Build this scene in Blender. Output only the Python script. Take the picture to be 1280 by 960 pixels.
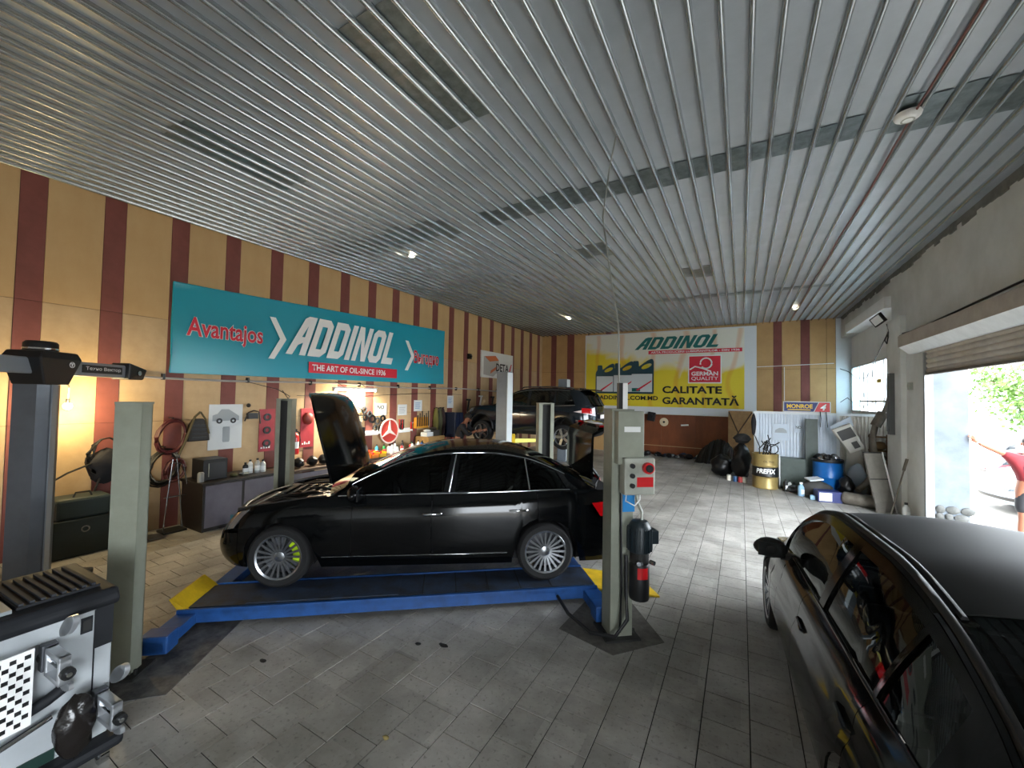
import bpy, bmesh, math, random
from math import sin, cos, pi, radians, sqrt, atan2
from mathutils import Vector, Matrix
random.seed(7)
SC = bpy.context.scene
COL = SC.collection
for o in list(bpy.data.objects): bpy.data.objects.remove(o)

# ---------------------------------------------------------------- camera
YAW, PIT, ROL, FPX, CAMH = 0.516887, 0.030243, 0.018984, 504.5, 2.27
cam = bpy.data.cameras.new('camera'); camo = bpy.data.objects.new('camera', cam); COL.objects.link(camo)
cam.sensor_fit = 'HORIZONTAL'; cam.sensor_width = 36.0; cam.lens = FPX / 1280 * 36.0
cam.clip_start = 0.02; cam.clip_end = 300
_f = Vector((-sin(YAW)*cos(PIT), cos(YAW)*cos(PIT), sin(PIT)))
_r0 = Vector((cos(YAW), sin(YAW), 0)); _u0 = _r0.cross(_f)
_r = cos(ROL)*_r0 + sin(ROL)*_u0; _u = -sin(ROL)*_r0 + cos(ROL)*_u0
camo.matrix_world = Matrix(((_r.x, _u.x, -_f.x, 0), (_r.y, _u.y, -_f.y, 0), (_r.z, _u.z, -_f.z, CAMH), (0, 0, 0, 1)))
SC.camera = camo

# ---------------------------------------------------------------- sky, sun, exposure
W = bpy.data.worlds.new('sky'); SC.world = W; W.use_nodes = True
_bg = W.node_tree.nodes['Background']; _bg.inputs[0].default_value = (0.86, 0.93, 1.0, 1); _bg.inputs[1].default_value = 5.6
sl = bpy.data.lights.new('sun', 'SUN'); sl.energy = 7; sl.angle = radians(1.0); sl.color = (1, .95, .87)
so = bpy.data.objects.new('sun', sl); COL.objects.link(so)
so.rotation_euler = Vector((0.03, 0.58, 0.80)).to_track_quat('Z', 'Y').to_euler()
def portal(name, loc, rot, sx, sy):
    l = bpy.data.lights.new(name, 'AREA'); l.shape = 'RECTANGLE'; l.size = sx; l.size_y = sy; l.cycles.is_portal = True
    o = bpy.data.objects.new(name, l); COL.objects.link(o); o.location = loc; o.rotation_euler = rot
portal('door_portal', (3.32, 7.4, 1.42), (0, radians(90), 0), 2.86, 5.2)
portal('rear_door_portal', (3.32, -3.2, 1.42), (0, radians(90), 0), 2.86, 4.0)  # sky light through the unseen doorway behind the camera
portal('window_portal', (3.32, 14.2, 2.72), (0, radians(90), 0), 1.46, 4.2)
SC.view_settings.view_transform = 'Standard'; SC.view_settings.look = 'None'
SC.view_settings.gamma = 1.0; SC.view_settings.use_curve_mapping = False
SC.view_settings.exposure = 2.3

# ---------------------------------------------------------------- materials
def lin(h):
    if isinstance(h, (tuple, list)): return tuple(h[:3])
    h = h.lstrip('#'); o = []
    for i in (0, 2, 4):
        v = int(h[i:i+2], 16)/255; o.append(v/12.92 if v <= .04045 else ((v+.055)/1.055)**2.4)
    return tuple(o)
_M = {}
def mat(name, col='#888888', rough=.5, metal=0., var=0., vscale=6., bump=0., bscale=40., coat=0., spec=.5, emit=0., ecol=None, col2=None, stretch=None, vmin=.35, vmax=.65):
    """procedural principled material; var mixes col towards col2 with noise"""
    if name in _M: return _M[name]
    m = bpy.data.materials.new(name); m.use_nodes = True; nt = m.node_tree; b = nt.nodes['Principled BSDF']
    c = lin(col)
    b.inputs['Base Color'].default_value = (*c, 1); b.inputs['Roughness'].default_value = rough
    b.inputs['Metallic'].default_value = metal; b.inputs['Specular IOR Level'].default_value = spec
    if coat: b.inputs['Coat Weight'].default_value = coat; b.inputs['Coat Roughness'].default_value = .03
    if emit: b.inputs['Emission Color'].default_value = (*lin(ecol or col), 1); b.inputs['Emission Strength'].default_value = emit
    if var or bump:
        tc = nt.nodes.new('ShaderNodeTexCoord'); src = tc.outputs['Object']
        if stretch:
            mp = nt.nodes.new('ShaderNodeMapping'); mp.inputs['Scale'].default_value = stretch
            nt.links.new(src, mp.inputs[0]); src = mp.outputs[0]
        if var:
            n = nt.nodes.new('ShaderNodeTexNoise'); n.inputs['Scale'].default_value = vscale; n.inputs['Detail'].default_value = 6; n.inputs['Roughness'].default_value = .65
            nt.links.new(src, n.inputs['Vector'])
            r = nt.nodes.new('ShaderNodeMapRange'); r.inputs[1].default_value = vmin; r.inputs[2].default_value = vmax; r.inputs[4].default_value = var
            nt.links.new(n.outputs['Fac'], r.inputs[0])
            mx = nt.nodes.new('ShaderNodeMix'); mx.data_type = 'RGBA'
            mx.inputs['A'].default_value = (*c, 1)
            mx.inputs['B'].default_value = (*(lin(col2) if col2 else tuple(x*.35 for x in c)), 1)
            nt.links.new(r.outputs[0], mx.inputs['Factor']); nt.links.new(mx.outputs['Result'], b.inputs['Base Color'])
        if bump:
            n2 = nt.nodes.new('ShaderNodeTexNoise'); n2.inputs['Scale'].default_value = bscale; n2.inputs['Detail'].default_value = 3
            nt.links.new(src, n2.inputs['Vector'])
            bp = nt.nodes.new('ShaderNodeBump'); bp.inputs['Strength'].default_value = bump; bp.inputs['Distance'].default_value = .01
            nt.links.new(n2.outputs['Fac'], bp.inputs['Height']); nt.links.new(bp.outputs[0], b.inputs['Normal'])
    _M[name] = m; return m
def glass(name, tint=(.2, .22, .22), refl=.9, rough=.02):
    if name in _M: return _M[name]
    m = bpy.data.materials.new(name); m.use_nodes = True; nt = m.node_tree; nt.nodes.clear()
    o = nt.nodes.new('ShaderNodeOutputMaterial'); t = nt.nodes.new('ShaderNodeBsdfTransparent'); t.inputs[0].default_value = (*tint, 1)
    g = nt.nodes.new('ShaderNodeBsdfGlossy'); g.inputs['Roughness'].default_value = rough; g.inputs[0].default_value = (refl, refl*1.05, refl*1.05, 1)
    fr = nt.nodes.new('ShaderNodeFresnel'); fr.inputs[0].default_value = 1.5
    mx = nt.nodes.new('ShaderNodeMixShader')
    nt.links.new(fr.outputs[0], mx.inputs[0]); nt.links.new(t.outputs[0], mx.inputs[1]); nt.links.new(g.outputs[0], mx.inputs[2]); nt.links.new(mx.outputs[0], o.inputs[0])
    _M[name] = m; return m

def film(name, col):
    if name in _M: return _M[name]
    m = bpy.data.materials.new(name); m.use_nodes = True; nt = m.node_tree; nt.nodes.clear()
    o = nt.nodes.new('ShaderNodeOutputMaterial'); t = nt.nodes.new('ShaderNodeBsdfTranslucent'); d = nt.nodes.new('ShaderNodeBsdfDiffuse'); mx = nt.nodes.new('ShaderNodeMixShader')
    t.inputs[0].default_value = (*col, 1); d.inputs[0].default_value = (*col, 1); mx.inputs[0].default_value = .35
    nt.links.new(t.outputs[0], mx.inputs[1]); nt.links.new(d.outputs[0], mx.inputs[2]); nt.links.new(mx.outputs[0], o.inputs[0]); _M[name] = m; return m

# ---------------------------------------------------------------- mesh builder
class MB:
    def __init__(s): s.v = []; s.f = []
    def add(s, vs, fs):
        k = len(s.v); s.v += [tuple(v) for v in vs]; s.f += [tuple(i+k for i in f) for f in fs]; return s
    def box(s, c, d, rot=None):
        x, y, z = d[0]/2, d[1]/2, d[2]/2
        vs = [Vector(p) for p in ((-x,-y,-z),(x,-y,-z),(x,y,-z),(-x,y,-z),(-x,-y,z),(x,-y,z),(x,y,z),(-x,y,z))]
        if rot is not None: vs = [rot @ v for v in vs]
        return s.add([v+Vector(c) for v in vs], [(0,3,2,1),(4,5,6,7),(0,1,5,4),(1,2,6,5),(2,3,7,6),(3,0,4,7)])
    def bb(s, x0, x1, y0, y1, z0, z1): return s.box(((x0+x1)/2, (y0+y1)/2, (z0+z1)/2), (abs(x1-x0), abs(y1-y0), abs(z1-z0)))
    def cyl(s, a, b, r, r2=None, n=14, cap=True):
        a = Vector(a); b = Vector(b); r2 = r if r2 is None else r2
        q = (b-a).normalized().to_track_quat('Z', 'Y')
        vs = []
        for p, rr in ((a, r), (b, r2)):
            for i in range(n): vs.append(p + q @ Vector((rr*cos(2*pi*i/n), rr*sin(2*pi*i/n), 0)))
        fs = [(i, (i+1) % n, n+(i+1) % n, n+i) for i in range(n)]
        if cap: fs += [tuple(range(n-1, -1, -1)), tuple(range(n, 2*n))]
        return s.add(vs, fs)
    def lathe(s, prof, n=24, axis='Z', at=(0, 0, 0), cap=False):
        vs = []
        for r, h in prof:
            for i in range(n):
                a = 2*pi*i/n
                p = {'Z': (r*cos(a), r*sin(a), h), 'Y': (r*cos(a), h, r*sin(a)), 'X': (h, r*cos(a), r*sin(a))}[axis]
                vs.append(Vector(p)+Vector(at))
        fs = []
        for j in range(len(prof)-1):
            for i in range(n): fs.append((j*n+i, j*n+(i+1) % n, (j+1)*n+(i+1) % n, (j+1)*n+i))
        if cap: fs += [tuple(range(n)), tuple(range((len(prof)-1)*n, len(prof)*n))]
        return s.add(vs, fs)
    def tube(s, pts, r=.01, n=6, closed=False):
        pts = [Vector(p) for p in pts]; m = len(pts); vs = []
        up = Vector((0, 0, 1))
        for i, p in enumerate(pts):
            t = (pts[(i+1) % m]-pts[i-1]) if closed else (pts[min(i+1, m-1)]-pts[max(i-1, 0)])
            if t.length < 1e-9: t = Vector((1, 0, 0))
            t.normalize(); a = up.cross(t)
            if a.length < .05: a = Vector((1, 0, 0)).cross(t)
            a.normalize(); b = t.cross(a); rr = r[i] if isinstance(r, (list, tuple)) else r
            for k in range(n): vs.append(p+a*rr*cos(2*pi*k/n)+b*rr*sin(2*pi*k/n))
        fs = []
        for i in range(m if closed else m-1):
            j = (i+1) % m
            for k in range(n): fs.append((i*n+k, i*n+(k+1) % n, j*n+(k+1) % n, j*n+k))
        if not closed: fs += [tuple(range(n-1, -1, -1)), tuple(range((m-1)*n, m*n))]
        return s.add(vs, fs)
    def prism(s, poly, fn, h0, h1):
        """poly 2D, fn(a,b,h)->3D"""
        n = len(poly); vs = [fn(a, b, h0) for a, b in poly]+[fn(a, b, h1) for a, b in poly]
        return s.add(vs, [tuple(range(n-1, -1, -1)), tuple(range(n, 2*n))]+[(i, (i+1) % n, n+(i+1) % n, n+i) for i in range(n)])
    def grid(s, fn, us, vs):
        pts = [fn(u, v) for u in us for v in vs]; m = len(vs)
        return s.add(pts, [(i*m+j, i*m+j+1, (i+1)*m+j+1, (i+1)*m+j) for i in range(len(us)-1) for j in range(m-1)])
    def sphere(s, c, r, n=14, m=8, sc=(1, 1, 1)):
        prof = [(max(r*sin(pi*j/m), 1e-4), -r*cos(pi*j/m)) for j in range(m+1)]
        k = len(s.v); s.lathe(prof, n)
        for i in range(k, len(s.v)):
            p = s.v[i]; s.v[i] = (p[0]*sc[0]+c[0], p[1]*sc[1]+c[1], p[2]*sc[2]+c[2])
        return s
    def blob(s, c, d, amp=.25, seed=0, n=16, m=10, flat=None):
        rnd = random.Random(seed); ph = [(rnd.uniform(1, 5), rnd.uniform(1, 5), rnd.uniform(0, 6), rnd.uniform(0, 6)) for _ in range(6)]
        k = len(s.v); s.sphere((0, 0, 0), 1, n, m)
        for i in range(k, len(s.v)):
            x, y, z = s.v[i]; th = atan2(y, x); w = sum(sin(round(a)*th+p)*cos(b*z*2+q) for a, b, p, q in ph)/3
            e = 1+amp*w*sqrt(max(0, 1-z*z)); X, Y, Z = x*e*d[0]/2, y*e*d[1]/2, z*d[2]/2*(1+amp*.3*w)
            if flat is not None: Z = max(Z, -d[2]/2*flat)
            s.v[i] = (X+c[0], Y+c[1], Z+c[2])
        return s
    def xf(s, M):
        s.v = [tuple(M @ Vector(v)) for v in s.v]; return s
    def mesh(s, name, m, smooth=None):
        me = bpy.data.meshes.new(name); me.from_pydata(s.v, [], s.f); me.validate(); 
        bm = bmesh.new(); bm.from_mesh(me); bmesh.ops.recalc_face_normals(bm, faces=bm.faces); bm.to_mesh(me); bm.free()
        if smooth:
            me.shade_smooth(); me.set_sharp_from_angle(angle=radians(smooth))
        me.materials.append(m); return me
    def build(s, name, m, parent=None, smooth=None, solid=0, bevel=0):
        o = bpy.data.objects.new(name, s.mesh(name, m, smooth)); COL.objects.link(o)
        if parent is not None: o.parent = parent
        if solid:
            md = o.modifiers.new('thickness', 'SOLIDIFY'); md.thickness = solid; md.offset = 0
            if smooth:
                es = o.modifiers.new('hard_edges', 'EDGE_SPLIT'); es.split_angle = radians(max(smooth, 40))
        if bevel:
            md = o.modifiers.new('edge', 'BEVEL'); md.width = bevel; md.segments = 2; md.limit_method = 'ANGLE'
        return o
def box_part(name, c, d, m, parent, bevel=0, rot=None): return MB().box(c, d, rot).build(name, m, parent, bevel=bevel)
def inst(name, me, parent, loc=(0, 0, 0), rot=(0, 0, 0), sc=(1, 1, 1)):
    o = bpy.data.objects.new(name, me); COL.objects.link(o); o.parent = parent; o.location = loc; o.rotation_euler = rot; o.scale = sc; return o
def tag(o, label, cat, group=None):
    o['label'] = label; o['category'] = cat
    if group: o['group'] = group
    return o
def thing(name, label, cat, loc=(0, 0, 0), rz=0, group=None):
    o = bpy.data.objects.new(name, None); COL.objects.link(o); o.location = loc; o.rotation_euler = (0, 0, rz); o.empty_display_size = .1
    return tag(o, label, cat, group)
def struct(o): o['kind'] = 'structure'; return o
def one(mb, name, m, label, cat, group=None, smooth=None, loc=None, rz=0, **k):
    o = mb.build(name, m, None, smooth=smooth, **k)
    if loc is not None: o.location = loc
    o.rotation_euler[2] = rz
    return tag(o, label, cat, group)
def rx(a): return Matrix.Rotation(radians(a), 3, 'X')
def ry(a): return Matrix.Rotation(radians(a), 3, 'Y')
def rz3(a): return Matrix.Rotation(radians(a), 3, 'Z')
def frange(a, b, n): return [a+(b-a)*i/(n-1) for i in range(n)]
def pchip(pts):
    pts = sorted(pts); X = [p[0] for p in pts]; Y = [p[1] for p in pts]; n = len(X)
    h = [X[i+1]-X[i] for i in range(n-1)]; d = [(Y[i+1]-Y[i])/h[i] for i in range(n-1)]
    m = [d[0]]+[0 if d[i-1]*d[i] <= 0 else 2*d[i-1]*d[i]/(d[i-1]+d[i]) for i in range(1, n-1)]+[d[-1]]
    def f(x):
        if x <= X[0]: return Y[0]
        if x >= X[-1]: return Y[-1]
        i = 0
        while x > X[i+1]: i += 1
        t = (x-X[i])/h[i]
        return (2*t**3-3*t*t+1)*Y[i]+(t**3-2*t*t+t)*h[i]*m[i]+(-2*t**3+3*t*t)*Y[i+1]+(t**3-t*t)*h[i]*m[i+1]
    return f
def text(name, body, m, parent, fn, x0, x1, z0, z1, shear=0, bold=0, ext=.002, fit='both', serif=False):
    """letters as real flat geometry; fn(a,b,h)->3D; fitted into [x0,x1]x[z0,z1]"""
    cu = bpy.data.curves.new('t', 'FONT'); cu.body = body; cu.shear = 0; cu.offset = bold; cu.extrude = .0; cu.resolution_u = 3
    t = bpy.data.objects.new('t', cu); COL.objects.link(t); dg = bpy.context.evaluated_depsgraph_get()
    me = bpy.data.meshes.new_from_object(t.evaluated_get(dg)); bpy.data.objects.remove(t)
    xs = [v.co.x+shear*v.co.y for v in me.vertices]; zs = [v.co.y for v in me.vertices]
    ax, bx, az, bz = min(xs), max(xs), min(zs), max(zs)
    sx = (x1-x0)/(bx-ax); sz = (z1-z0)/(bz-az)
    if fit == 'w': sz = sx
    for v, x, z in zip(me.vertices, xs, zs): v.co = Vector(fn(x0+(x-ax)*sx, z0+(z-az)*sz, ext))
    me.name = name; me.materials.clear(); me.materials.append(m)
    o = bpy.data.objects.new(name, me); COL.objects.link(o); o.parent = parent
    return o
LW = lambda X: (lambda a, b, h: (X+h, a, b))        # left wall plane, a = Y, b = Z
BW = lambda Y: (lambda a, b, h: (a, Y-h, b))        # back wall plane, a = X, b = Z
def poly_part(name, pts, fn, h0, h1, m, parent): return MB().prism(pts, fn, h0, h1).build(name, m, parent)
# ================================================================ STRUCTURE
XL, XR, YB, YN, ZC = -8.26, 2.95, 17.4, -6.5, 5.15
# ---- floor tile material : colour varies per tile cell, dirt and oil with shapes of their own
def tile_material():
    m = bpy.data.materials.new('floor_tile'); m.use_nodes = True; nt = m.node_tree; b = nt.nodes['Principled BSDF']; N = nt.nodes.new; L = nt.links.new
    g = N('ShaderNodeNewGeometry'); pos = g.outputs['Position']
    mp = N('ShaderNodeMapping'); mp.inputs['Scale'].default_value = (1/.3, 1/.3, 0); L(pos, mp.inputs[0])
    fl = N('ShaderNodeVectorMath'); fl.operation = 'FLOOR'; L(mp.outputs[0], fl.inputs[0])
    wn = N('ShaderNodeTexWhiteNoise'); L(fl.outputs[0], wn.inputs[0])
    n1 = N('ShaderNodeTexNoise'); n1.inputs['Scale'].default_value = 1.1; n1.inputs['Detail'].default_value = 9; n1.inputs['Roughness'].default_value = .7; L(pos, n1.inputs['Vector'])
    n2 = N('ShaderNodeTexNoise'); n2.inputs['Scale'].default_value = .55; n2.inputs['Detail'].default_value = 4; n2.inputs['Distortion'].default_value = 1.2; L(pos, n2.inputs['Vector'])
    n3 = N('ShaderNodeTexNoise'); n3.inputs['Scale'].default_value = 34; n3.inputs['Detail'].default_value = 5; L(pos, n3.inputs['Vector'])
    r0 = N('ShaderNodeMapRange'); r0.inputs[3].default_value = .86; r0.inputs[4].default_value = 1.1; L(wn.outputs['Value'], r0.inputs[0])
    c = N('ShaderNodeMix'); c.data_type = 'RGBA'; c.inputs['A'].default_value = (*lin('#aeaba5'), 1); c.inputs['B'].default_value = (*lin('#77746d'), 1)
    r1 = N('ShaderNodeMapRange'); r1.inputs[1].default_value = .38; r1.inputs[2].default_value = .72; L(n1.outputs['Fac'], r1.inputs[0]); L(r1.outputs[0], c.inputs['Factor'])
    d = N('ShaderNodeMix'); d.data_type = 'RGBA'; d.inputs['B'].default_value = (*lin('#57524a'), 1)
    r2 = N('ShaderNodeMapRange'); r2.inputs[1].default_value = .52; r2.inputs[2].default_value = .8; r2.inputs[4].default_value = .75; L(n2.outputs['Fac'], r2.inputs[0]); L(r2.outputs[0], d.inputs['Factor']); L(c.outputs['Result'], d.inputs['A'])
    e = N('ShaderNodeMix'); e.data_type = 'RGBA'; e.blend_type = 'MULTIPLY'; e.inputs['Factor'].default_value = 1; L(d.outputs['Result'], e.inputs['A'])
    cb = N('ShaderNodeCombineColor'); [L(r0.outputs[0], cb.inputs[i]) for i in range(3)]; L(cb.outputs[0], e.inputs['B'])
    f = N('ShaderNodeMix'); f.data_type = 'RGBA'; f.inputs['B'].default_value = (*lin('#3d3a35'), 1); L(e.outputs['Result'], f.inputs['A'])
    r3 = N('ShaderNodeMapRange'); r3.inputs[1].default_value = .58; r3.inputs[2].default_value = .72; r3.inputs[4].default_value = .5; L(n3.outputs['Fac'], r3.inputs[0]); L(r3.outputs[0], f.inputs['Factor'])
    L(f.outputs['Result'], b.inputs['Base Color'])
    rr = N('ShaderNodeMapRange'); rr.inputs[3].default_value = .36; rr.inputs[4].default_value = .6; L(n1.outputs['Fac'], rr.inputs[0]); L(rr.outputs[0], b.inputs['Roughness'])
    bp = N('ShaderNodeBump'); bp.inputs['Strength'].default_value = .12; bp.inputs['Distance'].default_value = .004; L(n3.outputs['Fac'], bp.inputs['Height']); L(bp.outputs[0], b.inputs['Normal'])
    return m
M_TILE = tile_material()
M_GROUT = mat('grout', '#1d1c1a', .9, var=.5, vscale=9)
floor = struct(MB().bb(XL-.1, XR+.36, YN, YB+.1, -.2, -.006).build('floor', M_GROUT))
def cam_px(p):
    d = Vector(p)-Vector((0, 0, CAMH)); z = d.dot(_f)
    if z < .1: return None
    return 640+FPX*d.dot(_r)/z, 480-FPX*d.dot(_u)/z
def tile_mb(w, d):
    a, b, c = w/2-.003, d/2-.003, .0012
    return MB().add([(-a,-b,-.006),(a,-b,-.006),(a,b,-.006),(-a,b,-.006),(-a+c,-b+c,0),(a-c,-b+c,0),(a-c,b-c,0),(-a+c,b-c,0)], [(4,5,6,7),(0,1,5,4),(1,2,6,5),(2,3,7,6),(3,0,4,7)])
tiles = []
for k in range(-28, 11):
    x0 = max(.056+.3*k, XL); x1 = min(.056+.3*k+.3, XR+.35)
    if x1-x0 < .03: continue
    y = -6.0+(.27 if k % 2 else .12)
    while y < YB: tiles.append(((x0+x1)/2, y+.15, x1-x0)); y += .3
def tkey(t):
    p = cam_px((t[0], t[1], 0))
    if p is None or not (-10 < p[0] < 1290 and 480 < p[1] < 975): return 1e9
    return t[0]**2+t[1]**2
tiles.sort(key=tkey)
t_mesh = tile_mb(.3, .3).mesh('tile', M_TILE); rest = MB(); cnt = 0
for cx, cy, w in tiles:
    zz = random.uniform(-.0012, .0008)
    if cnt < 300 and abs(w-.3) < .01: inst('tile', t_mesh, floor, (cx, cy, zz)); cnt += 1
    else:
        q = tile_mb(w, .3); rest.add([(v[0]+cx, v[1]+cy, v[2]+zz) for v in q.v], q.f)
ro = rest.build('tile_field', M_TILE, floor); ro['kind'] = 'stuff'
# concrete patches where the lift posts are anchored
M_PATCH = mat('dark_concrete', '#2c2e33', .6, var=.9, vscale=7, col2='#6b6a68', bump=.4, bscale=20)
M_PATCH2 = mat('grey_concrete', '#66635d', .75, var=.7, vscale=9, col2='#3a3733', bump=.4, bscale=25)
fz = lambda a, b, h: (a, b, h)
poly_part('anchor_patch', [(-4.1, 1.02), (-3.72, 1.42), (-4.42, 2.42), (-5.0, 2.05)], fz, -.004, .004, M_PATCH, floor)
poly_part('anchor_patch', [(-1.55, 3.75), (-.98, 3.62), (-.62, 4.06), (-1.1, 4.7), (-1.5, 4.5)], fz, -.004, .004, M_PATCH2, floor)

# ---- ceiling : ribbed sheet metal
M_CEIL = mat('ceiling_sheet', '#a9b0b6', .36, metal=.15, var=.45, vscale=1.3, col2='#8a9194', bump=.05, bscale=6)
M_RIB = mat('ceiling_rib', '#b4babd', .27, metal=.85, var=.3, vscale=3, col2='#8f9699')
M_GALV = mat('galvanised', '#7c8789', .3, metal=.5, var=.8, vscale=9, col2='#525d60')
ceiling = struct(MB().bb(XL-.1, XR+.36, YN, YB+.1, ZC+.02, ZC+.2).build('ceiling', M_CEIL))
ribx = [.07+.206*k for k in range(-40, 15)]
ribx = [x for x in ribx if XL+.02 < x < XR-.02]
secs = ((-6.5, 5.62), (5.5, 11.6), (11.5, 17.4))
pan = {}
for j, (a, b) in enumerate(secs):
    pm = MB().bb(-.1, .1, 0, b-a, 0, .006).mesh('ceiling_pan', M_CEIL)
    for x in ribx[:-1]: inst('ceiling_pan', pm, ceiling, (x+.103, a, ZC+(.004 if j % 2 else .01)))
prof = [(-.025, .012), (-.021, -.02), (-.014, -.036), (-.005, -.042), (.005, -.042), (.014, -.036), (.021, -.02), (.025, .012)]
rm = MB().prism(prof, lambda a, b, h: (a, h, b), YN, YB).mesh('rib', M_RIB, 50)
for x in ribx: inst('rib', rm, ceiling, (x, 0, ZC))
def patch(x0, x1, y0, y1, jit=.0):
    for x in ribx:
        if x0 <= x < x1:
            a = y0+random.uniform(-jit, jit); b = y1+random.uniform(-jit, jit)
            MB().bb(x+.032, x+.174, a, b, ZC-.004, ZC+.002).build('patch_sheet', M_GALV, ceiling)
patch(-7.4, -4.3, 5.05, 5.7, .12); patch(-3.8, -.1, 5.18, 5.66, .08); patch(-.1, 1.05, 5.15, 5.55, .04); patch(1.15, 2.7, 5.05, 5.7, .08)
patch(-2.95, -2.4, 2.0, 3.35, .02); patch(-5.75, -5.25, 1.9, 3.3, .04); patch(-2.9, -2.3, 7.3, 7.9, .1); patch(-1.3, -.7, 9.6, 10.3, .15); patch(-2.2, 1.9, 12.2, 12.5, .08)

# ---- left wall : plywood panels and brown boards
M_PLY = mat('plywood', '#c6a575', .7, var=.55, vscale=2.2, col2='#b8935f', bump=.06, bscale=30, stretch=(1, 1, .5))
M_PLY2 = mat('plywood_dusty', '#c7aa82', .72, var=.6, vscale=3, col2='#ad9069', bump=.06, bscale=30)
M_BROWN = mat('brown_board', '#80473f', .65, var=.5, vscale=3, col2='#63332b', bump=.05, bscale=30)
M_DARKGAP = mat('dark_gap', '#2a1613', .9)
wall_l = struct(MB().bb(XL-.25, XL-.02, YN, YB+.2, -.2, ZC+.1).build('wall_left', M_DARKGAP))
courses = ((0, 1.755), (1.76, 3.425), (3.43, ZC+.012))
def stripe_wall(parent, start, end, put):
    k = 0
    for z0, z1 in courses:
        for kind, w, m in (('panel', .566, (M_PLY if z0 > 3 else M_PLY2)), ('board', .243, M_BROWN)):
            pmx = MB().bb(0, w, -.02, .0 if kind == 'panel' else .008, 0, z1-z0).mesh(kind, m)
            y = start-.8175*12
            while y < end:
                yy = y if kind == 'board' else y+.2475
                if start-.8175*12 <= yy: put(kind, pmx, yy, z0, w)
                y += .8175
def put_left(kind, me, y, z, w):
    if y < YN or y+w > YB: return
    inst(kind, me, wall_l, (XL, y+w, z), (0, 0, -pi/2))
stripe_wall(wall_l, 1.33, YB, put_left)
MB().bb(XL-.02, XL, 17.1, YB, 0, ZC).build('panel', M_PLY2, wall_l)

# ---- back wall
wall_b = struct(MB().bb(XL-.2, XR+.4, YB+.02, YB+.25, -.2, ZC+.1).build('wall_back', M_DARKGAP))
M_PLYB = mat('plywood_shade', '#c19a66', .7, var=.5, vscale=2, col2='#a88352', bump=.06, bscale=30)
def bseg(x0, x1, z0, z1, m, nm, d=0.0): MB().bb(x0, x1, YB-d, YB+.03, z0, z1).build(nm, m, wall_b)
M_WHITEW = mat('white_plaster', '#e6e8e7', .8, var=.4, vscale=1.5, col2='#d0d3d2', bump=.06, bscale=60)
for (x0, x1, m, nm) in ((-8.26, -7.80, M_PLYB, 'panel'), (-7.79, -7.54, M_BROWN, 'board'), (-7.53, -6.99, M_PLYB, 'panel'), (-6.98, -6.66, M_BROWN, 'board'), (-6.65, -6.0, M_PLYB, 'panel'),
                       (.40, 1.01, M_PLYB, 'panel'), (1.02, 1.26, M_BROWN, 'board'), (1.27, 1.82, M_PLYB, 'panel'), (1.83, 2.08, M_BROWN, 'board'), (2.09, 2.55, M_PLYB, 'panel'), (2.56, 2.80, M_PLYB, 'panel'),
                       (-5.95, -5.2, M_PLYB, 'panel'), (-5.19, -4.95, M_BROWN, 'board'), (-4.94, -4.12, M_PLYB, 'panel'), (-.28, .39, M_PLYB, 'panel')):
    for z0, z1 in courses: bseg(x0, x1, z0, z1-.003, m, nm, .008 if nm == 'board' else 0)
bseg(-4.11, -.29, 1.63, ZC, M_PLYB, 'panel'); bseg(2.81, 3.4, 0, ZC, M_WHITEW, 'plaster_strip', .004)
M_RUST = mat('reddish_plywood', '#8a4a22', .55, var=.6, vscale=2.5, col2='#5f2f14', bump=.08, bscale=20, stretch=(1, 1, .35))
for i in range(3): bseg(-4.11+i*1.274, -4.11+i*1.274+1.268, .36, 1.62, M_RUST, 'lower_panel', .012); bseg(-4.11+i*1.274, -4.11+i*1.274+1.268, 0, .352, M_RUST, 'lower_panel', .012)
MB().bb(-4.11, -.29, YB-.03, YB-.005, .36, .385).build('rail', mat('pale_wood', '#b8946c', .7), wall_b)

# ---- right wall
M_PLAST = mat('grey_plaster', '#d3d4d0', .85, var=.5, vscale=1.6, col2='#b4b5ae', bump=.12, bscale=45)
w = MB()
w.bb(XR, XR+.35, -1.2, 4.85, 0, ZC+.1); w.bb(XR, XR+.35, 4.85, 10.0, 3.36, ZC+.1); w.bb(XR, XR+.35, 10.0, 12.1, 0, ZC+.1)
w.bb(XR, XR+.35, -5.2, -1.2, 2.95, ZC+.1); w.bb(XR, XR+.35, YN, -5.2, 0, ZC+.1)
w.bb(XR, XR+.35, 12.1, YB+.1, 4.45, ZC+.1)
wall_r = struct(w.build('wall_right', M_PLAST))
MB().bb(XR-.09, XR+.02, 11.2, 12.1, 0, 4.1).build('pilaster', M_PLAST, wall_r)
wr = MB(); wr.bb(3.22, 3.34, 12.1, YB+.1, 0, 1.98); wr.bb(3.22, 3.34, 12.1, YB+.1, 3.45, 4.46); wr.bb(3.22, 3.34, 17.3, YB+.1, 1.98, 3.45); wr.bb(3.22, 3.34, 12.1, 12.25, 1.98, 3.45)
wr.build('recess_wall', M_WHITEW, wall_r)
MB().bb(XR-.12, XR+.3, 12.12, 16.1, 4.44, 4.70).build('ledge', M_WHITEW, wall_r)
struct(MB().bb(XL-.2, XR+.4, YN-.2, YN, -.2, ZC+.1).build('wall_rear', M_WHITEW))
# rough plaster line along the ceiling
ed = MB()
for i in range(60):
    y = 5.0+i*.205; h = random.uniform(.03, .13)
    ed.bb(XR-.012-random.uniform(0, .012), XR+.01, y, y+.21, ZC-h-.02, ZC+.02)
eo = ed.build('plaster_edge', mat('dark_plaster', '#7d7e79', .9, var=.5), wall_r); eo['kind'] = 'stuff'
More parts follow.
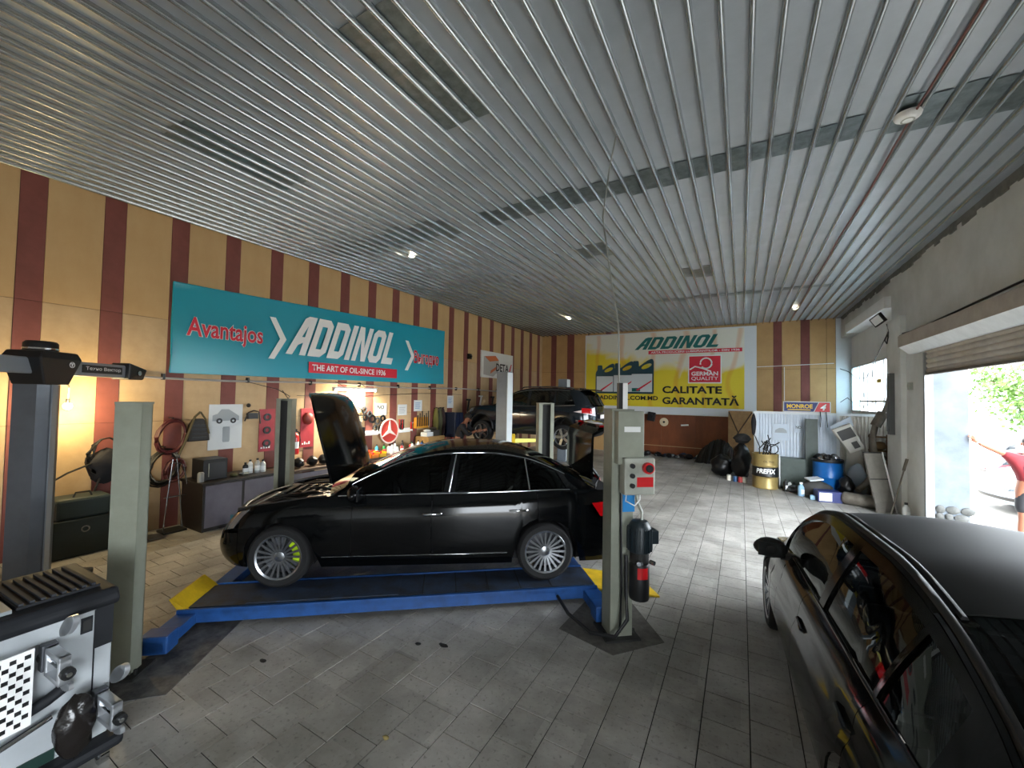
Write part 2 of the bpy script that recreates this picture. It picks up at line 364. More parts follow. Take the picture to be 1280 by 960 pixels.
# window in the recess
win = struct(MB().bb(3.2, 3.26, 12.25, 17.3, 1.98, 2.03).build('window_1', mat('window_frame', '#c9cccc', .5)))
M_PANE = film('frosted_pane', (.86, .9, .92))
fm = mat('window_frame')
MB().bb(3.2, 3.26, 12.25, 17.3, 3.40, 3.45).build('frame_rail', fm, win); MB().bb(3.2, 3.26, 12.25, 16.3, 2.30, 2.35).build('frame_rail', fm, win)
for y in (12.27, 13.05, 13.83, 14.6, 15.4, 16.26, 17.28): MB().bb(3.2, 3.26, y-.025, y+.025, 2.0, 3.43).build('mullion', fm, win)
for a, b in ((12.29, 13.03), (13.07, 13.81), (13.85, 14.58), (14.62, 15.38), (15.42, 16.24)):
    for z0, z1 in ((2.03, 2.30), (2.35, 3.40)): MB().bb(3.225, 3.231, a, b, z0, z1).build('pane', M_PANE, win)
MB().bb(3.225, 3.231, 16.29, 17.25, 2.03, 3.40).build('pane', film('blue_pane', (.62, .74, .8)), win)
M_STK = mat('grey_sticker', '#8d8f8c', .6); M_STKY = mat('yellow_sticker', '#e2c84d', .6)
for (y, z, h, wd) in ((15.9, 3.05, .42, .12), (15.85, 2.5, .2, .14), (15.9, 2.15, .14, .1), (13.5, 3.2, .25, .14), (13.45, 2.75, .35, .12), (14.95, 3.1, .3, .08)):
    for q in range(4): MB().bb(3.219, 3.2245, y-wd+q*wd*.5, y-wd+q*wd*.5+wd*.28, z-h/2*(1 if q % 2 else .7), z+h/2*(.75 if q % 2 else 1)).build('sticker_mark', M_STK, win)
MB().bb(3.219, 3.2245, 14.1, 14.5, 2.82, 2.92).build('sticker_mark', M_STKY, win)
# roller shutter of the big doorway
M_SHUT = mat('shutter_slat', '#bfb6aa', .5, metal=.2, var=.5, vscale=4, col2='#9a9186'); M_SHB = mat('shutter_box', '#a89e93', .6, var=.5, vscale=3, col2='#857b70')
door = struct(MB().bb(2.66, 3.0, 4.8, 10.55, 3.36, 3.58).build('door_1', M_SHB))
MB().prism([(2.66, 3.36), (2.80, 3.22), (2.86, 3.22), (2.86, 3.36)], lambda a, b, h: (a, h, b), 4.8, 10.5).build('shutter_lip', mat('white_metal', '#d5d9da', .45, var=.4, col2='#b0b4b6'), door)
sm = MB().grid(lambda u, v: (2.90-.022*sin(pi*v), u, v*.086), [4.85, 10.0], frange(0, 1, 7)).mesh('slat', M_SHUT, 60)
for i in range(6): inst('slat', sm, door, (0, 0, 2.83+i*.086))
MB().bb(2.86, 2.92, 4.85, 10.0, 2.79, 2.83).build('bottom_bar', mat('dark_bar', '#5d574f', .5), door)
for y in (4.86, 9.98): MB().bb(2.86, 2.97, y-.035, y+.035, 0, 3.2).build('guide_rail', mat('rail_metal', '#8a8d8e', .4, metal=.6), door)
MB().bb(2.68, 2.72, 9.0, 10.56, 3.58, 3.60).build('box_flange', mat('dark_bar'), door)
d2 = struct(MB().bb(2.66, 3.0, -5.25, -1.15, 2.95, 3.3).build('door_unseen', M_SHB))  # unseen doorway behind the camera, put in for daylight from behind right
for y in (-5.18, -1.22): MB().bb(2.86, 2.97, y-.035, y+.035, 0, 3.0).build('guide_rail', mat('rail_metal'), d2)

# ---- corrugated white half partition
M_CORR = mat('white_corrugated', '#c9d3de', .5, var=.4, vscale=3, col2='#b0b9c2')
part = struct(MB().bb(.33, 3.2, 13.1, 13.14, 1.93, 1.99).build('wall_partition', mat('white_cap', '#d4d9dc', .5)))
def corr(x0, n, z0, z1, m):
    pts = []
    for i in range(n): pts += [(i*.07, 0), (i*.07+.028, 0), (i*.07+.035, .022), (i*.07+.063, .022)]
    return MB().grid(lambda u, v: (x0+pts[u][0], 13.125-pts[u][1], v), list(range(len(pts))), [z0, z1]).build('corrugated_sheet', m, part, solid=.003)
corr(.34, 10, 0, 1.94, M_CORR); corr(1.04, 10, 0, 1.94, M_CORR); corr(1.74, 6, 0, 1.94, M_CORR); corr(2.16, 15, 0, 1.94, mat('cream_corrugated', '#c9c4ba', .55, var=.5, col2='#a8a296'))
for x in (.34, 2.15, 3.15): MB().bb(x-.03, x+.03, 13.08, 13.16, 0, 1.96).build('post', mat('white_cap'), part)

# ---- outdoors
M_ASPH = mat('asphalt', '#76726c', .9, var=.5, vscale=4, col2='#5c5953', bump=.3, bscale=80)
struct(MB().bb(3.31, 60, -40, 70, -.25, -.03).build('ground_yard', M_ASPH))
# exterior pier with a rubble base
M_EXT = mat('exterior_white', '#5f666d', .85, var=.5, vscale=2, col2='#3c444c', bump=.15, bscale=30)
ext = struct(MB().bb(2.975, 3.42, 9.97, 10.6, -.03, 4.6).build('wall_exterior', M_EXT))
M_STONE = mat('rubble', '#4d4e4c', .9, var=.7, vscale=10, col2='#2c2d2b', bump=.5, bscale=15)
for r in range(4):
    x = 2.98
    while x < 3.40:
        wd = random.uniform(.1, .2); MB().blob((x+wd/2, 9.965, .04+r*.13), (wd*1.02, .07, .14), .16, seed=int(x*100)+r, n=9, m=6).build('stone', M_STONE, ext, smooth=50); x += wd
# ================================================================ CARS
M_BLACK = mat('black_paint', '#050607', .10, spec=.28)
M_BLACK2 = mat('black_paint_dusty', '#070809', .11, spec=.38)
M_NAVY = mat('navy_paint', '#10171e', .14, spec=.5)
M_TRIM = mat('black_trim', '#0b0b0c', .55)
M_RUBBER = mat('rubber', '#0e0e0f', .8, bump=.2, bscale=60)
M_CHROME = mat('chrome', '#c9ccce', .12, metal=1.0)
M_ALLOY = mat('alloy', '#9a9da1', .25, metal=.9)
M_DARKIN = mat('dark_interior', '#08080a', .8)
M_SEAT = mat('leather_seat', '#17171a', .5)
M_GLASS = glass('tinted_glass', (.05, .055, .055), .35); M_GLASSC = glass('clear_glass', (.45, .5, .48)); M_GLASSM = glass('grey_glass', (.22, .25, .25))
M_RED = mat('red_lens', '#a3060c', .15, coat=.6); M_REDW = mat('pale_lens', '#d8c8c8', .15, coat=.6)
M_LENS = mat('headlamp_lens', '#5b6064', .1, metal=.3, coat=.8); M_PLATE = mat('white_plate', '#e6e6e4', .5)
M_DISC = mat('brake_disc', '#55565a', .35, metal=.9); M_LIME = mat('lime_caliper', '#a6c718', .35)

def wheel(root, x, y, z, R=.33, wd=.225, rim=.235, ns=20, side=1, rimmat=None, caliper=None, sw=.012, twin=False):
    """side=+1: outer face towards +y"""
    rimmat = rimmat or M_ALLOY; h = wd/2
    t = MB().lathe([(rim, -h*.9), (R-.035, -h), (R-.008, -h*.82), (R, -h*.55), (R, h*.55), (R-.008, h*.82), (R-.035, h), (rim+.01, h*.97), (rim, h*.85)], 36, 'Y').build('wheel', M_RUBBER, root, smooth=40)
    t.location = (x, y, z); s = side
    MB().lathe([(rim+.012, s*h*.92), (rim+.004, s*h*.98), (rim-.014, s*h*.9), (rim-.02, s*h*.3), (rim-.03, -s*h*.6)], 36, 'Y').build('rim', rimmat, t, smooth=40)
    a0 = s*h*.72; a1 = s*h*.86
    sp = MB().add([(.045, a0, -sw*.9), (rim-.012, a1, -sw), (rim-.012, a1, sw), (.045, a0, sw*.9), (.045, a0-s*.03, -sw*.9), (rim-.012, a1-s*.03, -sw), (rim-.012, a1-s*.03, sw), (.045, a0-s*.03, sw*.9)],
                  [(0,1,2,3),(4,7,6,5),(0,4,5,1),(3,2,6,7),(1,5,6,2),(0,3,7,4)]).mesh('spoke', rimmat)
    for i in range(ns):
        inst('spoke', sp, t, rot=(0, 2*pi*i/ns+(.12 if twin and i % 2 else 0), 0))
    MB().lathe([(.001, s*h*.8), (.03, s*h*.79), (.055, s*h*.72), (.06, s*h*.3)], 20, 'Y').build('hub_cap', rimmat, t, smooth=40)
    MB().lathe([(.02, s*h*.1), (rim*.82, s*h*.1), (rim*.82, -s*h*.1), (.02, -s*h*.1)], 28, 'Y').build('brake_disc', M_DISC, t)
    if caliper:
        q = MB()
        for i in range(5):
            a = radians(140+i*12); q.box((cos(a)*rim*.74, s*h*.3, sin(a)*rim*.74), (.07, .07, .06), ry(-degrees_(a)))
        q.build('brake_caliper', caliper, t)
    return t
def degrees_(a): return a*180/pi

class Car:
    def __init__(s, root, xf, xr, W, ztop, zsill=.2, wf=1.4, wr=-1.4, ra=.37, zw=.33, paint=None, pf=10., pr=12., q=2.6, side=None, front=None, rear=None, belt_rail=None):
        s.root = root; s.paint = paint; s.W = W; s.xf = xf; s.xr = xr; s.zsill = zsill; s.wf = wf; s.wr = wr; s.ra = ra; s.zw = zw
        s.zt = pchip(ztop); xc = (xf+xr)/2; a = (xf-xr)/2
        raw = []
        for i in range(1201):
            th = pi/2-pi*i/1200; sn = sin(th); p = pf if sn > 0 else pr
            raw.append((xc+a*(1 if sn > 0 else -1)*abs(sn)**(2/p), W*max(cos(th), 0)**(2/q)))
        S = [0]
        for i in range(1200): S.append(S[-1]+math.dist(raw[i], raw[i+1]))
        s.raw = raw; s.S = S; s.len = S[-1]
        s.side = pchip(side or [(0, .07), (.12, .03), (.35, .0), (.6, .0), (.78, .012), (.92, .04), (1, .085)])
        s.front = pchip(front or [(0, .10), (.15, .03), (.4, .0), (.6, .02), (.8, .09), (1, .22)])
        s.rear = pchip(rear or [(0, .12), (.15, .04), (.4, .0), (.6, .02), (.85, .04), (1, .09)])
    def plan(s, q):
        q = min(max(q, 0), s.len); lo, hi = 0, 1200
        while hi-lo > 1:
            m = (lo+hi)//2
            if s.S[m] <= q: lo = m
            else: hi = m
        t = (q-s.S[lo])/max(s.S[hi]-s.S[lo], 1e-9); a, b = s.raw[lo], s.raw[hi]
        k0, k1 = max(lo-6, 0), min(hi+6, 1200); tx, ty = s.raw[k1][0]-s.raw[k0][0], s.raw[k1][1]-s.raw[k0][1]
        n = math.hypot(tx, ty) or 1
        nx, ny = -ty/n, tx/n
        if lo <= 6: nx, ny = 1, 0
        elif hi >= 1194: nx, ny = -1, 0
        else: nx, ny = ty/n*1, -tx/n
        return a[0]+(b[0]-a[0])*t, a[1]+(b[1]-a[1])*t, nx, ny
    def sx(s, x):
        """arc length of the side point at x"""
        lo, hi = 0, 1200
        while hi-lo > 1:
            m = (lo+hi)//2
            if s.raw[m][0] >= x: lo = m
            else: hi = m
        return s.S[lo]
    def zb(s, x):
        z = s.zsill
        for xw in (s.wf, s.wr):
            d = s.ra**2-(x-xw)**2
            if d > 0: z = max(z, s.zw+sqrt(d))
        return z
    def pt(s, q, v, off=0, sd=1, low=None):
        x, y, nx, ny = s.plan(q); zt = s.zt(x); zb = s.zb(x) if abs(ny) > .35 else s.zsill
        if low is not None: zb = low
        z = zb+(zt-zb)*v; k = (z-s.zsill)/max(zt-s.zsill, .01); k = min(max(k, 0), 1)
        w = nx*nx; ins = s.side(k)*(1-w)+(s.front(k) if nx > 0 else s.rear(k))*w-off
        return (x-nx*ins, sd*max(y-ny*ins, 0 if abs(ny) < .5 else -9), z)
    def samples(s, a, b, n):
        L = frange(a, b, n)
        for xw in (s.wf, s.wr):
            for i in range(13):
                x = xw+s.ra*cos(pi*i/12)*.9999; q = s.sx(x)
                if a < q < b: L.append(q)
        for xw in (s.wf, s.wr):
            e = sqrt(max(s.ra**2-(s.zsill-s.zw)**2, 0)) if s.zsill < s.zw else s.ra
            for x in (xw+e, xw-e):
                q = s.sx(x)
                if a < q < b: L += [q-.002, q+.002]
        return sorted(set(L))
    def panel(s, name, q0, q1, v0=0, v1=1, n=14, nv=10, m=None, sd=1, off=0, parent=None, solid=.012, low=None):
        mb = MB().grid(lambda u, v: s.pt(u, v, off, sd, low), s.samples(q0, q1, n), frange(v0, v1, nv))
        return mb.build(name, m or s.paint, parent or s.root, smooth=35, solid=solid)
    def patch(s, name, q0, q1, v0, v1, m, sd=1, off=.006, parent=None, n=12, nv=6, solid=.008):
        """lens-like patch; q0,q1,v0,v1 may be (start,end) tuples for slanted edges"""
        L = lambda a, t: a[0]+(a[1]-a[0])*t if isinstance(a, tuple) else a
        def fn(u, t):
            q = L(q0, t)+(L(q1, t)-L(q0, t))*u; v = L(v0, u)+(L(v1, u)-L(v0, u))*t
            return s.pt(q, v, off, sd, low=s.zsill)
        return MB().grid(fn, frange(0, 1, n), frange(0, 1, nv)).build(name, m, parent or s.root, smooth=50, solid=solid)
    def top(s, name, q0, q1, crown=.05, m=None, parent=None, n=24, nt=13, origin=(0, 0, 0), solid=.02, shrink=.995, dz=0):
        def fn(u, t):
            x, y, z = s.pt(u, 1); y *= shrink
            return (x-origin[0], y*t-origin[1], z+crown*(1-t*t)*min(1, (y/s.W)**.7*1.1)+dz-origin[2])
        return MB().grid(fn, frange(q0, q1, n), frange(-1, 1, nt)).build(name, m or s.paint, parent or s.root, smooth=35, solid=solid)
    # ---- cabin
    def cabin(s, xA, xD, rail_z, rail_y, xB, xC, segs, crown=.05, bow=.16, bowr=.10, glass_f=None, glass_s=None, glass_r=None, vg=(.05, .91), roof_mat=None):
        root = s.root
        E = lambda x: s.pt(s.sx(x), 1)
        s.rz = pchip([(xA, E(xA)[2])]+rail_z+[(xD, E(xD)[2])]); s.ry = pchip([(xA, E(xA)[1]-.03)]+rail_y+[(xD, E(xD)[1]-.03)])
        def G(x, v, sd, off=0):
            e = E(x); r = (x, s.ry(x), s.rz(x)); b = .018*4*v*(1-v)*min(1, (r[2]-e[2])*3)
            return (x, sd*(e[1]+(r[1]-e[1])*v+b+off), e[2]+(r[2]-e[2])*v)
        def bw(x): 
            if x > xB: return bow*(x-xB)/(xA-xB)
            if x < xC: return -bowr*(xC-x)/(xC-xD)
            return 0
        def C(x, t, off=0):
            c = crown*(1 if xC <= x <= xB else (1-.7*((x-xB)/(xA-xB) if x > xB else (xC-x)/(xC-xD))))
            return (x+bw(x)*(1-t*t), s.ry(x)*t, s.rz(x)+c*(1-t*t)+off)
        s.G = G; s.C = C
        gs = glass_s or M_GLASS
        for sd in (1, -1):
            fr = MB()
            for kind, a, b in segs:
                xs = lambda u, v: (a[0]+(a[1]-a[0])*v)*(1-u)+(b[0]+(b[1]-b[0])*v)*u
                if kind == 'p':
                    fr.grid(lambda u, v: G(xs(u, v), v, sd), frange(0, 1, 8), frange(0, 1, 8))
                else:
                    fr.grid(lambda u, v: G(xs(u, v), v, sd), frange(0, 1, 14), [0, vg[0]*.5, vg[0]]); fr.grid(lambda u, v: G(xs(u, v), v, sd), frange(0, 1, 14), [vg[1], (vg[1]+1)/2, 1])
                    MB().grid(lambda u, v: G(xs(u, v), v, sd, -.008), frange(0, 1, 14), frange(vg[0], vg[1], 9)).build('side_window', gs if kind == 'w' else kind, root, smooth=60)
            fr.build('window_frame', s.paint, root, smooth=35, solid=.014)
        e = .93
        for sg in (1, -1):
            for a_, b_ in ((xA, xB), (xC, xD)): MB().grid(lambda x, t: C(x, sg*t), frange(a_, b_, 14), frange(e, 1, 3)).build('pillar', s.paint, root, smooth=40, solid=.012)
        MB().grid(lambda x, t: C(x, t), frange(xA, xB, 14), frange(-e, e, 17)).build('windshield', glass_f or M_GLASSC, root, smooth=60)
        MB().grid(lambda x, t: C(x, t), frange(xC, xD, 14), frange(-e, e, 17)).build('rear_window', glass_r or gs, root, smooth=60)
        MB().grid(lambda x, t: C(x, t), frange(xB, xC, 22), frange(-1, 1, 17)).build('roof', roof_mat or s.paint, root, smooth=40, solid=.012)
    def strip(s, name, xs, f, r, m): MB().tube([f(x) for x in xs], r, 6).build(name, m, s.root, smooth=60)
    def wells(s):
        for xw in (s.wf, s.wr):
            for sd in (1, -1):
                MB().grid(lambda a, y: (xw+s.ra*1.0*cos(a), sd*y, s.zw+s.ra*1.0*sin(a)), frange(-.25, pi+.25, 22), [s.W-.34, s.W-.04]).build('wheel_well', M_TRIM, s.root, smooth=40)
                MB().prism([(xw+s.ra*cos(a), s.zw+s.ra*sin(a)) for a in frange(-.25, pi+.25, 20)], lambda a, b, h: (a, sd*h, b), s.W-.36, s.W-.34).build('wheel_well', M_TRIM, s.root)
    def floorpan(s, x0, x1, z0, z1): box_part('floor_pan', ((x0+x1)/2, 0, (z0+z1)/2), (x1-x0, 2*s.W-.36, z1-z0), M_DARKIN, s.root)
    def seat(s, x, y, z=.45):
        q = MB().box((x, y, z), (.5, .5, .16)).build('seat', M_SEAT, s.root, bevel=.04)
        MB().box((x-.3, y, z+.34), (.14, .48, .62), ry(-14)).build('seat_back', M_SEAT, q, bevel=.05); MB().box((x-.4, y, z+.74), (.09, .26, .17), ry(-10)).build('headrest', M_SEAT, q, bevel=.04)
    def steering(s, x, y, z):
        w_ = MB().tube([(x+.06*sin(a), y+.18*cos(a), z+.17*sin(a)) for a in frange(0, 2*pi, 24)[:-1]], .014, 6, True).build('steering_wheel', M_TRIM, s.root, smooth=60)
        MB().box((x+.02, y, z), (.05, .14, .1)).build('steering_hub', M_TRIM, w_, bevel=.02)
    def mirror(s, x, z, m=None, out=.13):
        for sd in (1, -1):
            y = s.pt(s.sx(x), 1)[1]
            q = MB().blob((x, sd*(y+out), z+.06), (.14, .26, .17), .06, 3, 16, 10).build('door_mirror', m or s.paint, s.root, smooth=60)
            MB().box((x-.055, sd*(y+out), z+.06), (.02, .2, .12)).build('mirror_glass', mat('dark_mirror', '#16181a', .1), q, bevel=.004); MB().box((x+.01, sd*(y+.02), z+.0), (.06, .14, .05)).build('mirror_arm', M_TRIM, q)  # mirror glass: the dim reflection is put into its dark colour
    def handle(s, x, k, m=M_CHROME, sds=(1, -1)):
        for sd in sds:
            p = s.pt(s.sx(x), k, .02, sd, low=s.zsill)
            MB().tube([(x+.1, p[1]-sd*.02, p[2]), (x+.08, p[1], p[2]), (x-.08, p[1], p[2]), (x-.1, p[1]-sd*.02, p[2])], .012, 6).build('door_handle', m, s.root, smooth=60)

# ---------------------------------------------------------------- black sedan on the four-post lift
LIFT_Z = .19
sedan = thing('sedan_car', 'black saloon car with raised bonnet and boot parked on the blue lift', 'car', (-3.62, 4.13, LIFT_Z), radians(215.5))
c = Car(sedan, 2.28, -2.59, .925, [(2.28, .60), (2.15, .70), (1.95, .79), (1.5, .875), (.95, .945), (0, .965), (-1, .985), (-1.7, 1.005), (-2.3, .99), (-2.59, .95)], wf=1.437, wr=-1.437, ra=.365, zw=.325, paint=M_BLACK)
sC = c.sx(.98); sF = c.sx(.62); sM = c.sx(-.36); sQ = c.sx(-1.36); sT = c.sx(-2.03)
for sd in (1, -1):
    c.panel('front_bumper', 0, c.sx(1.87), 0, .62, 26, 8, sd=sd)
    c.panel('nose_panel', 0, c.sx(2.02), .635, 1, 20, 6, sd=sd)
    c.panel('front_fender', c.sx(1.865), sF, .0, 1, 16, 10, sd=sd)
    c.panel('front_door', sF+.006, sM-.003, .1, 1, 12, 10, sd=sd, low=.2); c.panel('rear_door', sM+.003, sQ, .1, 1, 14, 10, sd=sd)
    c.panel('sill', sF, c.sx(-1.06), 0, .09, 10, 3, sd=sd, low=.2); c.panel('rear_quarter', sQ+.006, c.sx(-2.2), .0, 1, 18, 10, sd=sd)
    c.panel('rear_bumper', c.sx(-2.2)+.005, c.len, 0, .62, 24, 8, sd=sd); c.panel('rear_corner', c.sx(-2.2)+.005, c.len-.62, .635, 1, 12, 5, sd=sd)
    c.patch('headlamp', (.50, .62), (c.sx(1.93), c.sx(1.80)), (.66, .70), (.92, .97), M_LENS, sd)
    c.patch('tail_lamp', (c.sx(-2.06), c.sx(-1.97)), c.len-.50, (.66, .64), (.84, .94), M_RED, sd, off=.02)
    c.strip('door_trim', frange(1.0, -1.0, 12), lambda x: (x, sd*(c.pt(c.sx(x), .16, .006, low=.2)[1]), .2+.16*(c.zt(x)-.2)), .007, M_CHROME)
    c.strip('belt_trim', frange(.86, -1.72, 26), lambda x: (x, sd*(c.pt(c.sx(x), 1)[1]+.008), c.zt(x)+.006), .008, M_CHROME)
c.cabin(.95, -2.05, [(.55, 1.17), (.1, 1.355), (-.35, 1.425), (-.8, 1.43), (-1.2, 1.37), (-1.6, 1.215), (-1.9, 1.06)], [(.55, .68), (.1, .61), (-.5, .575), (-1.0, .57), (-1.6, .61), (-1.9, .66)], .02, -1.28,
        [('p', (.95, .95), (.74, .74)), ('w', (.74, .74), (-.27, -.36)), ('p', (-.27, -.36), (-.40, -.46)), ('w', (-.40, -.46), (-1.24, -1.20)), ('p', (-1.24, -1.20), (-1.27, -1.23)), ('w', (-1.27, -1.23), (-1.70, -1.58)), ('p', (-1.70, -1.58), (-2.05, -2.05))], glass_s=M_GLASS, glass_f=M_GLASSC)
for sd in (1, -1):
    c.strip('window_trim', frange(.74, -1.7, 36), lambda x: tuple(Vector(c.G(x, .93, sd))+Vector((0, sd*.012, 0))), .007, M_CHROME)
    for xb, xt in ((-.33, -.41), (-1.255, -1.215)): MB().tube([Vector(c.G(xb+(xt-xb)*v, v, sd))+Vector((0, sd*.012, 0)) for v in frange(.05, .9, 6)], .008, 6).build('window_trim', M_CHROME, sedan, smooth=60)
c.wells(); c.floorpan(-2.2, .95, .2, .3)
box_part('firewall', (.93, 0, .55), (.06, 1.5, .7), M_DARKIN, sedan); box_part('parcel_shelf', (-1.7, 0, .93), (.75, 1.25, .05), M_DARKIN, sedan); box_part('rear_bulkhead', (-1.45, 0, .6), (.06, 1.4, .6), M_DARKIN, sedan)
box_part('dashboard', (.62, 0, .84), (.5, 1.4, .22), M_DARKIN, sedan, .06)
for y in (.37, -.37): c.seat(-.15, y); c.seat(-1.0, y)
c.steering(.3, .37, .88); c.mirror(.66, .94); c.handle(-.16, .74); c.handle(-1.12, .76)
# engine bay
box_part('bay_floor', (1.55, 0, .5), (1.2, 1.15, .06), M_TRIM, sedan)
M_ENG = mat('engine_black', '#141517', .35, var=.5, vscale=14, col2='#3a3c40')
eb = box_part('engine_cover', (1.5, 0, .72), (.62, .52, .22), M_ENG, sedan, .05)
for i in range(5): box_part('cover_rib', (1.28+i*.1, 0, .84), (.03, .44, .03), M_TRIM, eb)
for x, y, dx, dy, dz, z in ((1.2, .42, .3, .25, .24, .74), (1.15, -.45, .32, .28, .26, .74), (1.95, .2, .1, .9, .12, .70), (1.8, -.5, .25, .2, .22, .68), (1.75, .5, .22, .18, .2, .7), (2.02, -.2, .06, .7, .08, .68)):
    box_part('bay_unit', (x, y, z), (dx, dy, dz), M_ENG, sedan, .03)
for i in range(7):
    y = -.5+i*.17; MB().tube([(1.05+.1*sin(i), y, .8), (1.3, y+.05*cos(i*2), .86+.03*sin(i*3)), (1.6, y-.07, .83), (1.95, y+.06*sin(i), .73)], .016, 6).build('bay_hose', mat('hose_black', '#1b1c1e', .3), sedan, smooth=60)
for sd in (1, -1): c.strip('fender_rail', frange(1.95, 1.0, 12), lambda x: (x, sd*(c.pt(c.sx(x), 1)[1]-.04), c.zt(x)-.01), .022, M_ENG)
MB().tube([(1.98, -.62, .73), (2.06, -.3, .74), (2.08, 0, .745), (2.06, .3, .74), (1.98, .62, .73)], .03, 8).build('radiator_support', M_ENG, sedan, smooth=60)
# bonnet, hinged at the cowl
hinge = (.95, 0, .95)
hood = c.top('bonnet', c.sx(2.19), sC, .055, origin=hinge, solid=.025); hood.location = (.93, 0, 1.04); hood.rotation_euler = (0, -radians(83), 0)
c.top('bonnet_liner', c.sx(2.0), c.sx(1.05), .05, M_TRIM, hood, origin=hinge, solid=.01, shrink=.8, dz=-.035)
# boot opening and lid
box_part('boot_tub', (-2.1, 0, .62), (.75, 1.2, .5), M_DARKIN, sedan); c.patch('boot_sill', c.len-.6, c.len, .5, .64, M_BLACK, 1); c.patch('boot_sill', c.len-.6, c.len, .5, .64, M_BLACK, -1)
bh = (-2.03, 0, 1.0)
def lid(u, t):
    yv = .62*t
    if u < .55: return (-u*1.0, yv*(1-.04*u), .03*(1-t*t)*(1-u)+.0-.02*u)
    k = (u-.55); return (-.545-.08*sin(min(k*4, 1.57))-.06*k, yv*.97, -.02-k*.72)
bl = MB().grid(lid, frange(0, .55, 8)+frange(.57, .98, 8), frange(-1, 1, 13)).build('boot_lid', M_BLACK, sedan, smooth=40, solid=.03); bl.location = (bh[0]-.02, 0, bh[2]+.08); bl.rotation_euler = (0, radians(90), 0)
for sd in (1, -1):
    MB().box((-.645, sd*.5, -.15), (.03, .16, .09)).build('tail_lamp', M_RED, bl, bevel=.01)
    MB().tube([(-2.0, sd*.55, .92), (-2.12, sd*.55, .99), (-2.16, sd*.55, 1.1), (-2.08, sd*.55, 1.2), (-2.05, sd*.55, 1.3)], .02, 6).build('lid_hinge', M_TRIM, sedan, smooth=60)
MB().box((-.66, 0, -.2), (.012, .5, .11)).build('number_plate', M_PLATE, bl)
for x in (1.437, -1.437):
    for sd in (1, -1): wheel(sedan, x, sd*.80, .325, .325, .235, .232, 20, sd, caliper=M_LIME if x > 0 else None)

# ---------------------------------------------------------------- navy SUV on the two-post lift
SUV_DZ = .90
suv = thing('suv_car', 'dark navy sport utility car raised on the grey two-post lift', 'car', (-5.72, 11.45, SUV_DZ), radians(180))
v = Car(suv, 2.24, -2.24, .90, [(2.24, .80), (2.1, .93), (1.9, .99), (1.5, 1.04), (1.0, 1.07), (0, 1.08), (-1.2, 1.12), (-1.9, 1.15), (-2.24, 1.12)], zsill=.27, wf=1.36, wr=-1.36, ra=.42, zw=.37, paint=M_NAVY, pr=10,
        rear=[(0, .1), (.15, .02), (.35, .0), (.55, .03), (.8, .05), (1, .07)])
f0, f1, f2 = v.sx(.72), v.sx(-.22), v.sx(-1.12)
for sd in (1, -1):
    v.panel('front_bumper', 0, v.sx(1.85), 0, .55, 20, 6, sd=sd); v.panel('front_fender', v.sx(1.845), f0, 0, 1, 14, 8, sd=sd); v.panel('nose_panel', 0, v.sx(1.85), .56, 1, 18, 5, sd=sd)
    v.panel('front_door', f0+.006, f1-.003, .12, 1, 10, 8, sd=sd, low=.27); v.panel('rear_door', f1+.003, f2, .12, 1, 12, 8, sd=sd); v.panel('sill_cladding', f0, v.sx(-.94), 0, .11, 10, 3, m=M_TRIM, sd=sd, low=.27)
    v.panel('rear_quarter', f2+.006, v.sx(-1.95), 0, 1, 16, 8, sd=sd); v.panel('rear_bumper', v.sx(-1.95)+.005, v.len, 0, .5, 18, 6, sd=sd); v.panel('tailgate', v.sx(-1.95)+.005, v.len, .51, 1, 16, 5, sd=sd)
    v.patch('headlamp', .5, v.sx(1.7), (.75, .82), (.9, .96), M_LENS, sd); v.patch('tail_lamp', (v.sx(-1.68), v.sx(-1.78)), v.len-.45, (.80, .68), (.82, .97), M_REDW, sd, off=.01); v.patch('tail_lamp', v.sx(-1.9), v.len-.62, .76, .92, M_RED, sd, off=.016)
    arch = [(xw+.43*cos(a), sd*(.905), .37+.43*sin(a)) for xw in (1.36,) for a in frange(0, pi, 16)]
    MB().tube(arch, .025, 6).build('arch_cladding', M_TRIM, suv, smooth=60); MB().tube([(-p[0]*0+p[0]-2.72, p[1], p[2]) for p in arch], .025, 6).build('arch_cladding', M_TRIM, suv, smooth=60)
v.top('bonnet', v.sx(2.1), v.sx(1.0), .05)
v.cabin(1.0, -2.1, [(.6, 1.33), (.15, 1.54), (-.3, 1.615), (-1.0, 1.625), (-1.6, 1.58), (-1.85, 1.5)], [(.6, .73), (.1, .66), (-.5, .64), (-1.2, .63), (-1.85, .65)], .12, -1.78,
        [('p', (1.0, 1.0), (.8, .8)), ('w', (.8, .8), (-.18, -.2)), ('p', (-.18, -.2), (-.28, -.3)), ('w', (-.28, -.3), (-1.05, -1.05)), ('p', (-1.05, -1.05), (-1.1, -1.1)), ('w', (-1.1, -1.1), (-1.72, -1.45)), ('p', (-1.72, -1.45), (-2.1, -2.1))], bow=.15, bowr=.06, glass_s=M_GLASSM, glass_r=M_GLASS, vg=(.06, .88))
for sd in (1, -1):
    v.strip('window_trim', frange(.8, -1.5, 24), lambda x: tuple(Vector(v.G(x, .9, sd))+Vector((0, sd*.012, 0))), .008, M_CHROME)
    v.strip('belt_trim', frange(.9, -1.7, 24), lambda x: (x, sd*(v.pt(v.sx(x), 1)[1]+.006), v.zt(x)+.004), .007, M_CHROME)
    MB().tube([(.1, sd*.62, 1.60), (.0, sd*.62, 1.65), (-.8, sd*.61, 1.672), (-1.5, sd*.6, 1.645), (-1.6, sd*.6, 1.6)], .018, 6).build('roof_rail', M_ALLOY, suv, smooth=60)
